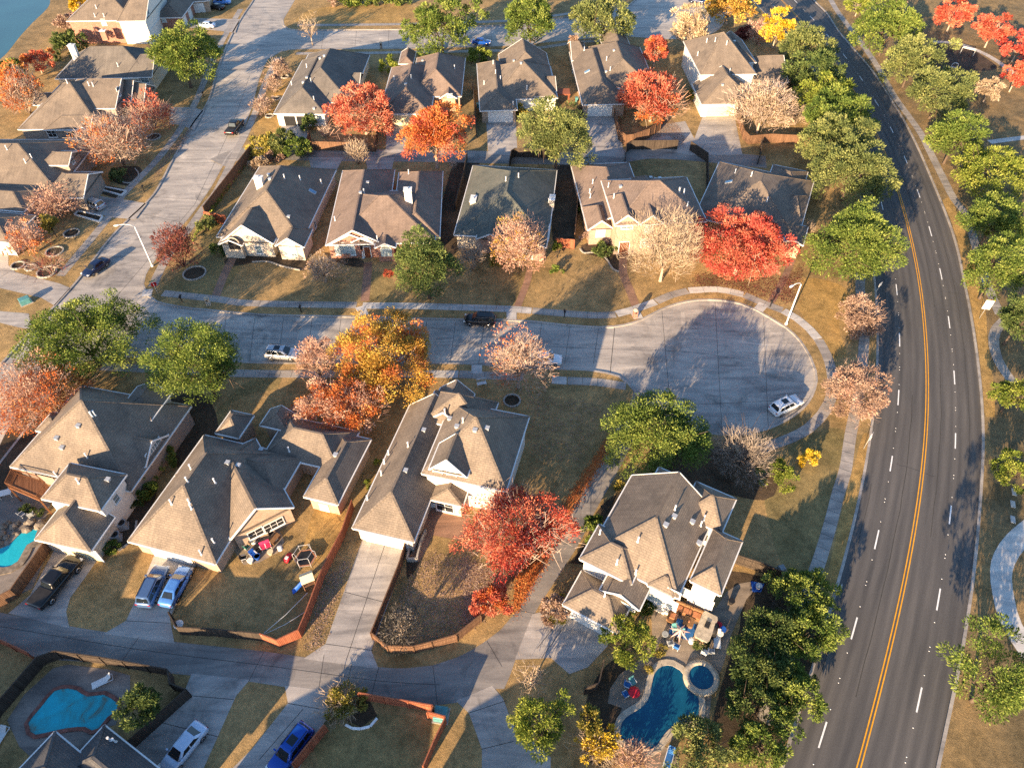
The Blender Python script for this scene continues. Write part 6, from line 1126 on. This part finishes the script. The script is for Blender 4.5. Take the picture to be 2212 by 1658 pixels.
b = at('43:1660,520'); root = empty('grill_island', b, R(60), 'tan stone grill island with dark counter end', 'grill'); m = MB(); m.grid([[(x, y, z) for x, y in ((-1.5, -.6), (-1.2, -.75), (1.2, -.75), (1.5, -.6), (1.5, .6), (1.2, .75), (-1.2, .75), (-1.5, .6))] for z in (0, .95)], smooth=False); m.build('base', 'stone_tan', root); m = MB(); m.grid([[(x * 1.06, y * 1.08, z) for x, y in ((-1.5, -.6), (-1.2, -.75), (1.2, -.75), (1.5, -.6), (1.5, .6), (1.2, .75), (-1.2, .75), (-1.5, .6))] for z in (.95, 1.05)], smooth=False); m.build('counter', 'coping_stone', root); MB().box((.2, -.05, 1.12), (.7, .5, .12)).build('hob', 'black_metal', root)
b = at('43:1735,540'); root = empty('barbecue', b, R(65), 'black barbecue beside the stone grill island', 'barbecue'); MB().box((0, 0, .45), (1.3, .6, .7)).build('cabinet', 'black_metal', root); m = MB(); m.grid([[(x, .3 * math.cos(t), .8 + .3 * math.sin(t)) for t in [math.pi * i / 8 for i in range(9)]] for x in (-.6, .6)]); m.build('lid', 'slab_dark', root)
for s_, mt, l in (('43:1772,487', 'plastic_red', 'red lidded pot beside the barbecue'), ('43:1808,525', 'plastic_blue', 'blue barrel beside the barbecue'), ('43:1785,560', 'fabric_white', 'white cooler tub beside the blue barrel'), ('43:1668,355', 'fabric_white', 'white cushion stool beside the corner sofa'), ('43:2105,165', 'fabric_white', 'white tub on the blue tarp'), ('43:1330,565', 'plastic_grey', 'violet-grey pot beside the rose umbrella'), ('32:20,1320', 'plastic_teal', 'pale blue tub on the cluttered patio'), ('32:50,1475', 'plastic_blue', 'blue tub on the cluttered patio'), ('31:2085,1510', 'fabric_white', 'white bowl at the patio edge'), ('31:2140,1480', 'plastic_blue', 'light blue bowl at the patio edge'), ('32:160,1440', 'door_cream', 'cream tub beside the red-pink chairs'), ('31:2105,1435', 'plastic_blue', 'dark blue crate on the patio'), ('43:1880,290', 'black_metal', 'dark planter pot on the side terrace')):
    b = at(s_); root = empty('patio_tub', b, 0, l, 'tub', 'tubs and pots on the patios'); MB().lathe([(.24, 0), (.32, .5), (.34, .55), (.28, .55), (.26, .4), (.02, .38)], 14).build('body', mt, root); MB().lathe([(.35, .53), (.36, .56), (.33, .58)], 14).build('rim', mt, root)
q = [at(x) for x in ('43:2045,110', '43:2160,130', '43:2130,200', '43:2060,200')]; sh = sheet('tarp', 'plastic_blue', q, .04, .02, None); props(sh, 'crumpled blue tarp at the fence corner of the terrace', 'tarp')
for s_, l in (('31:195,1050', 'first dark pot plant of the row by the poolside chairs'), ('31:232,1068', 'second dark pot plant of the row by the poolside chairs'), ('31:285,1080', 'third dark pot plant of the row by the poolside chairs'), ('31:338,1098', 'fourth dark pot plant, nearest the house wall')):
    shrub(*PT(s_)[0], 8, 8, l, 'pine', 'potted_shrub', grp='pot plants by the rock pool', leafL=.5, lumps=.03)
b = at('31:60,960'); root = empty('patio_table', b, R(20), 'white table with clutter under the wooden balcony', 'table'); MB().box((0, 0, .72), (1.5, .9, .06)).build('table_top', 'fabric_white', root)
for x in (-.6, .6):
    for y in (-.35, .35): MB().bar((x, y, 0), (x, y, .7), .06).build('leg', 'white_metal', root)
for s_, w, d, h_, mt, l, nm, ct in (('32:45,1260', 1.1, 1.1, .75, 'fabric_white', 'pale square table beside the patio wall', 'square_table', 'table'), ('32:135,1260', 1.2, .7, 1.1, 'slab_dark', 'black grill cart beside the patio wall', 'grill_cart', 'grill'), ('32:195,1330', .8, 1.3, .7, 'wicker', 'brown table laden with jars at the patio edge', 'side_table', 'table'), ('31:2030,1280', 1.3, .8, .9, 'slab_dark', 'dark cabinet under the patio eaves', 'patio_cabinet', 'cabinet')):
    b = at(s_); root = empty(nm, b, R(-30), l, ct); MB().box((0, 0, h_ - .04), (w, d, .08)).build('table_top', mt, root); MB().box((0, 0, h_ / 2), (w * .86, d * .86, h_ - .1)).build('base', mt, root)
    for k2 in (-1, 1): MB().bar((k2 * w * .5, -.2, h_ - .1), (k2 * w * .5, .2, h_ - .1), .05).build('handle', 'galvanised', root)
# trampoline
b = at('32:450,1490'); root = empty('trampoline', b, R(10), 'hexagonal trampoline with a black mat and safety poles', 'trampoline'); root.scale = (.68,) * 3; hx = [(1.75 * math.cos(math.pi / 3 * i), 1.75 * math.sin(math.pi / 3 * i)) for i in range(6)]; m = MB(); m.face([(x * .86, y * .86, .72) for x, y in hx]); m.build('mat', 'black_metal', root); m = MB(); pads = MB()
for (x, y), (x2, y2) in zip(hx, hx[1:] + hx[:1]):
    pads.face([(x * .86, y * .86, .735), (x, y, .735), (x2, y2, .735), (x2 * .86, y2 * .86, .735)]); m.bar((x, y, .70), (x2, y2, .70), .06); m.bar((x, y, 0), (x, y, .7), .06)
pads.build('safety_pad', 'terracotta', root); m.build('frame', 'galvanised', root)
for x, y in hx: MB().tube([(x * 1.03, y * 1.03, .1), (x * 1.03, y * 1.03, 2.3), (x * .85, y * .85, 2.55)], .035, 6).build('pole', 'white_metal', root)
m = MB()
for (x, y), (x2, y2) in zip(hx, hx[1:] + hx[:1]): m.bar((x * .85, y * .85, 2.55), (x2 * .85, y2 * .85, 2.55), .04)
m.build('top_ring', 'white_metal', root)
b = at('32:305,1480'); root = empty('toy_car', b, R(70), 'red ride-on toy car beside the trampoline', 'toy'); m = MB(); m.grid([[(x, y, z) for y, z in sect(w, .12, zt)] for x, w, zt in ((-.6, .22, .4), (-.5, .32, .55), (0, .34, .5), (.4, .32, .45), (.6, .2, .35))]); m.build('body', 'plastic_red', root); MB().box((-.2, 0, .55), (.35, .36, .15)).build('seat', 'fabric_white', root)
for x in (-.38, .38):
    for sg in (1, -1): MB().bar((x, sg * .28, .15), (x, sg * .38, .15), .3, n=12).build('wheel', 'tyre', root)
b = at('42:485,150'); root = empty('playset', b, R(25), 'small cream climbing frame with a blue slide in the fenced yard', 'playset'); m = MB(); m.box((0, 0, 1.1), (1.3, 1.1, .1)); m.build('deck', 'fence_wood', root); m = MB(); m.grid([[(x, -.65, 1.95), (x, 0, 2.5), (x, .65, 1.95)] for x in (-.7, .7)], closed=False, cap=False, smooth=False); m.grid([[(x, .65, 1.90), (x, 0, 2.45), (x, -.65, 1.90)] for x in (-.7, .7)], closed=False, cap=False, smooth=False); m.build('canopy', 'door_cream', root)
for x in (-.6, .6):
    for y in (-.5, .5): MB().bar((x, y, 0), (x, y, 1.95), .1).build('post', 'fence_wood', root)
m = MB(); m.grid([[(-.65 - t * 1.3, y, 1.12 * (1 - t) ** 1.3 + .1 + z) for y, z in ((-.28, .14), (-.25, 0), (.25, 0), (.28, .14))] for t in (0, .25, .5, .75, 1)], closed=False, cap=False); m.grid([[(-.65 - t * 1.3, y, 1.12 * (1 - t) ** 1.3 + .08 + z) for y, z in ((.28, .14), (.25, 0), (-.25, 0), (-.28, .14))] for t in (0, .25, .5, .75, 1)], closed=False, cap=False); m.build('slide', 'plastic_blue', root)
for (p_, q_, l) in (('42:460,205', '42:75,560', 'long cord stretched from the playset to the alley fence'), ('42:445,360', '42:90,555', 'shorter cord stretched across the bare lawn')):
    p, q = at(p_, 1.5), at(q_, 1.6); m = MB(); m.tube([p, (p + q) / 2 - Vector((0, 0, .3)), q], .025, 5); o = m.build('clothes_line', 'white_metal', None, p); props(o, l, 'cord')
b = at('14:1712,455'); root = empty('monkey_bars', b, R(-38), 'white ladder-like climbing bars on the playground', 'climbing frame'); m = MB()
for y in (-.42, .42): m.bar((-1.45, y, 1.5), (1.45, y, 1.5), .09)
for i in range(8): m.bar((-1.3 + i * .37, -.42, 1.5), (-1.3 + i * .37, .42, 1.5), .07)
m.build('ladder', 'white_metal', root)
for x in (-1.45, 1.45):
    for y in (-.42, .42): MB().bar((x, y, 0), (x, y, 1.5), .06).build('post', 'galvanised', root)
b = at('14:1610,560'); root = empty('spring_bench', b, R(-20), 'small white curved play bar on the playground', 'play equipment'); MB().tube([(-.7, 0, 0), (-.6, 0, .8), (0, 0, 1.1), (.6, 0, .8), (.7, 0, 0)], .07, 6).build('bar', 'white_metal', root); MB().box((0, 0, .03), (1.7, .3, .06)).build('foot', 'galvanised', root)
for i, (s_, l) in enumerate((('34:2105,928', 'topmost of the three pale stepping slabs in the park'), ('34:2095,1028', 'middle one of the three pale stepping slabs in the park'), ('34:2095,1155', 'lowest of the three pale stepping slabs in the park'))):
    m = MB(); b = at(s_); m.box(b + Vector((0, 0, .05)), (.5, 1.0, .1), R(-20)); o = m.build('stepping_slab', 'new_concrete', None, b); props(o, l, 'slab', 'stepping slabs in the park')
# statue-like porch bench and garden swing at the pinkish tree
b = at('22:1905,1635'); root = empty('garden_bench', b, R(15), 'white metal garden bench on the lawn beside the pinkish bare tree', 'bench'); m = MB()
for i in range(5): m.box((0, -.22 + i * .11, .45), (1.3, .08, .04))
m.build('seat', 'white_metal', root); m = MB()
for i in range(7): m.box((-.6 + i * .2, .30, .75), (.05, .05, .6))
m.box((0, .30, 1.05), (1.35, .06, .08)); m.build('backrest', 'white_metal', root)
for x in (-.58, .58):
    for y in (-.2, .28): MB().bar((x, y, 0), (x, y, .45), .06).build('leg', 'white_metal', root)
b = at('22:925,580'); root = empty('porch_ornament', b, 0, 'white figure-like ornament in the red brick entrance', 'ornament'); MB().lathe([(.18, 0), (.2, .1), (.1, .2), (.16, .6), (.12, .9), (.05, 1.0), (.11, 1.12), (.1, 1.25), (.02, 1.3)], 12).build('statue', 'fabric_white', root); MB().box((0, 0, .04), (.5, .5, .08)).build('plinth', 'coping_stone', root)
# low garden wall and basement stair by the tan-roofed house
fence('32:1495,1050 1625,1080', 'white porch rail under the low tan porch roof', 'trim_white', .9, 'porch_rail', None)
p = at('32:1690,1085'); root = empty('hose_reel', p, 0, 'green coiled hose on the brick courtyard', 'hose'); 
for k2 in range(3): MB().tube([(.42 * math.cos(2 * math.pi * i / 18) * (1 + .05 * k2), .3 * math.sin(2 * math.pi * i / 18), .04 + .05 * k2) for i in range(19)], .035, 5).build('coil', 'plastic_green', root)
m = MB(); l = gp('32:1445,1260 1400,1360 1370,1500 1290,1500 1310,1400'); 
for a, b in zip(l, l[1:]): m.bar(a + Vector((0, 0, .35)), b + Vector((0, 0, .35)), .2, .7)
o = m.build('garden_wall', 'edging_stone', None, l[0]); props(o, 'low grey garden wall beside the long pale driveway', 'wall')
# added homes below the frame, set with gaps so their roofs shade the alley
for x, w, lb in ((-48, 21, 'added shade-casting house below the frame under the murky pool'), (-25, 14, 'added house below the frame whose roof shades the bottom driveways'), (-7, 12, 'added shade-casting house below the frame beside the pale bottom driveway')): shade_house(lb, x, 2.5, w, 11.5, R(4), 4.6, .8)
shade_house('added house beyond the left edge to shade the rock pool', -58, 16, 16, 13, R(15), 2.9, .8); shade_house('added shade-casting house beyond the left edge of the alley', -72, 36, 15, 13, R(15), 2.9, .8)  # both added out of view on the left for their shade
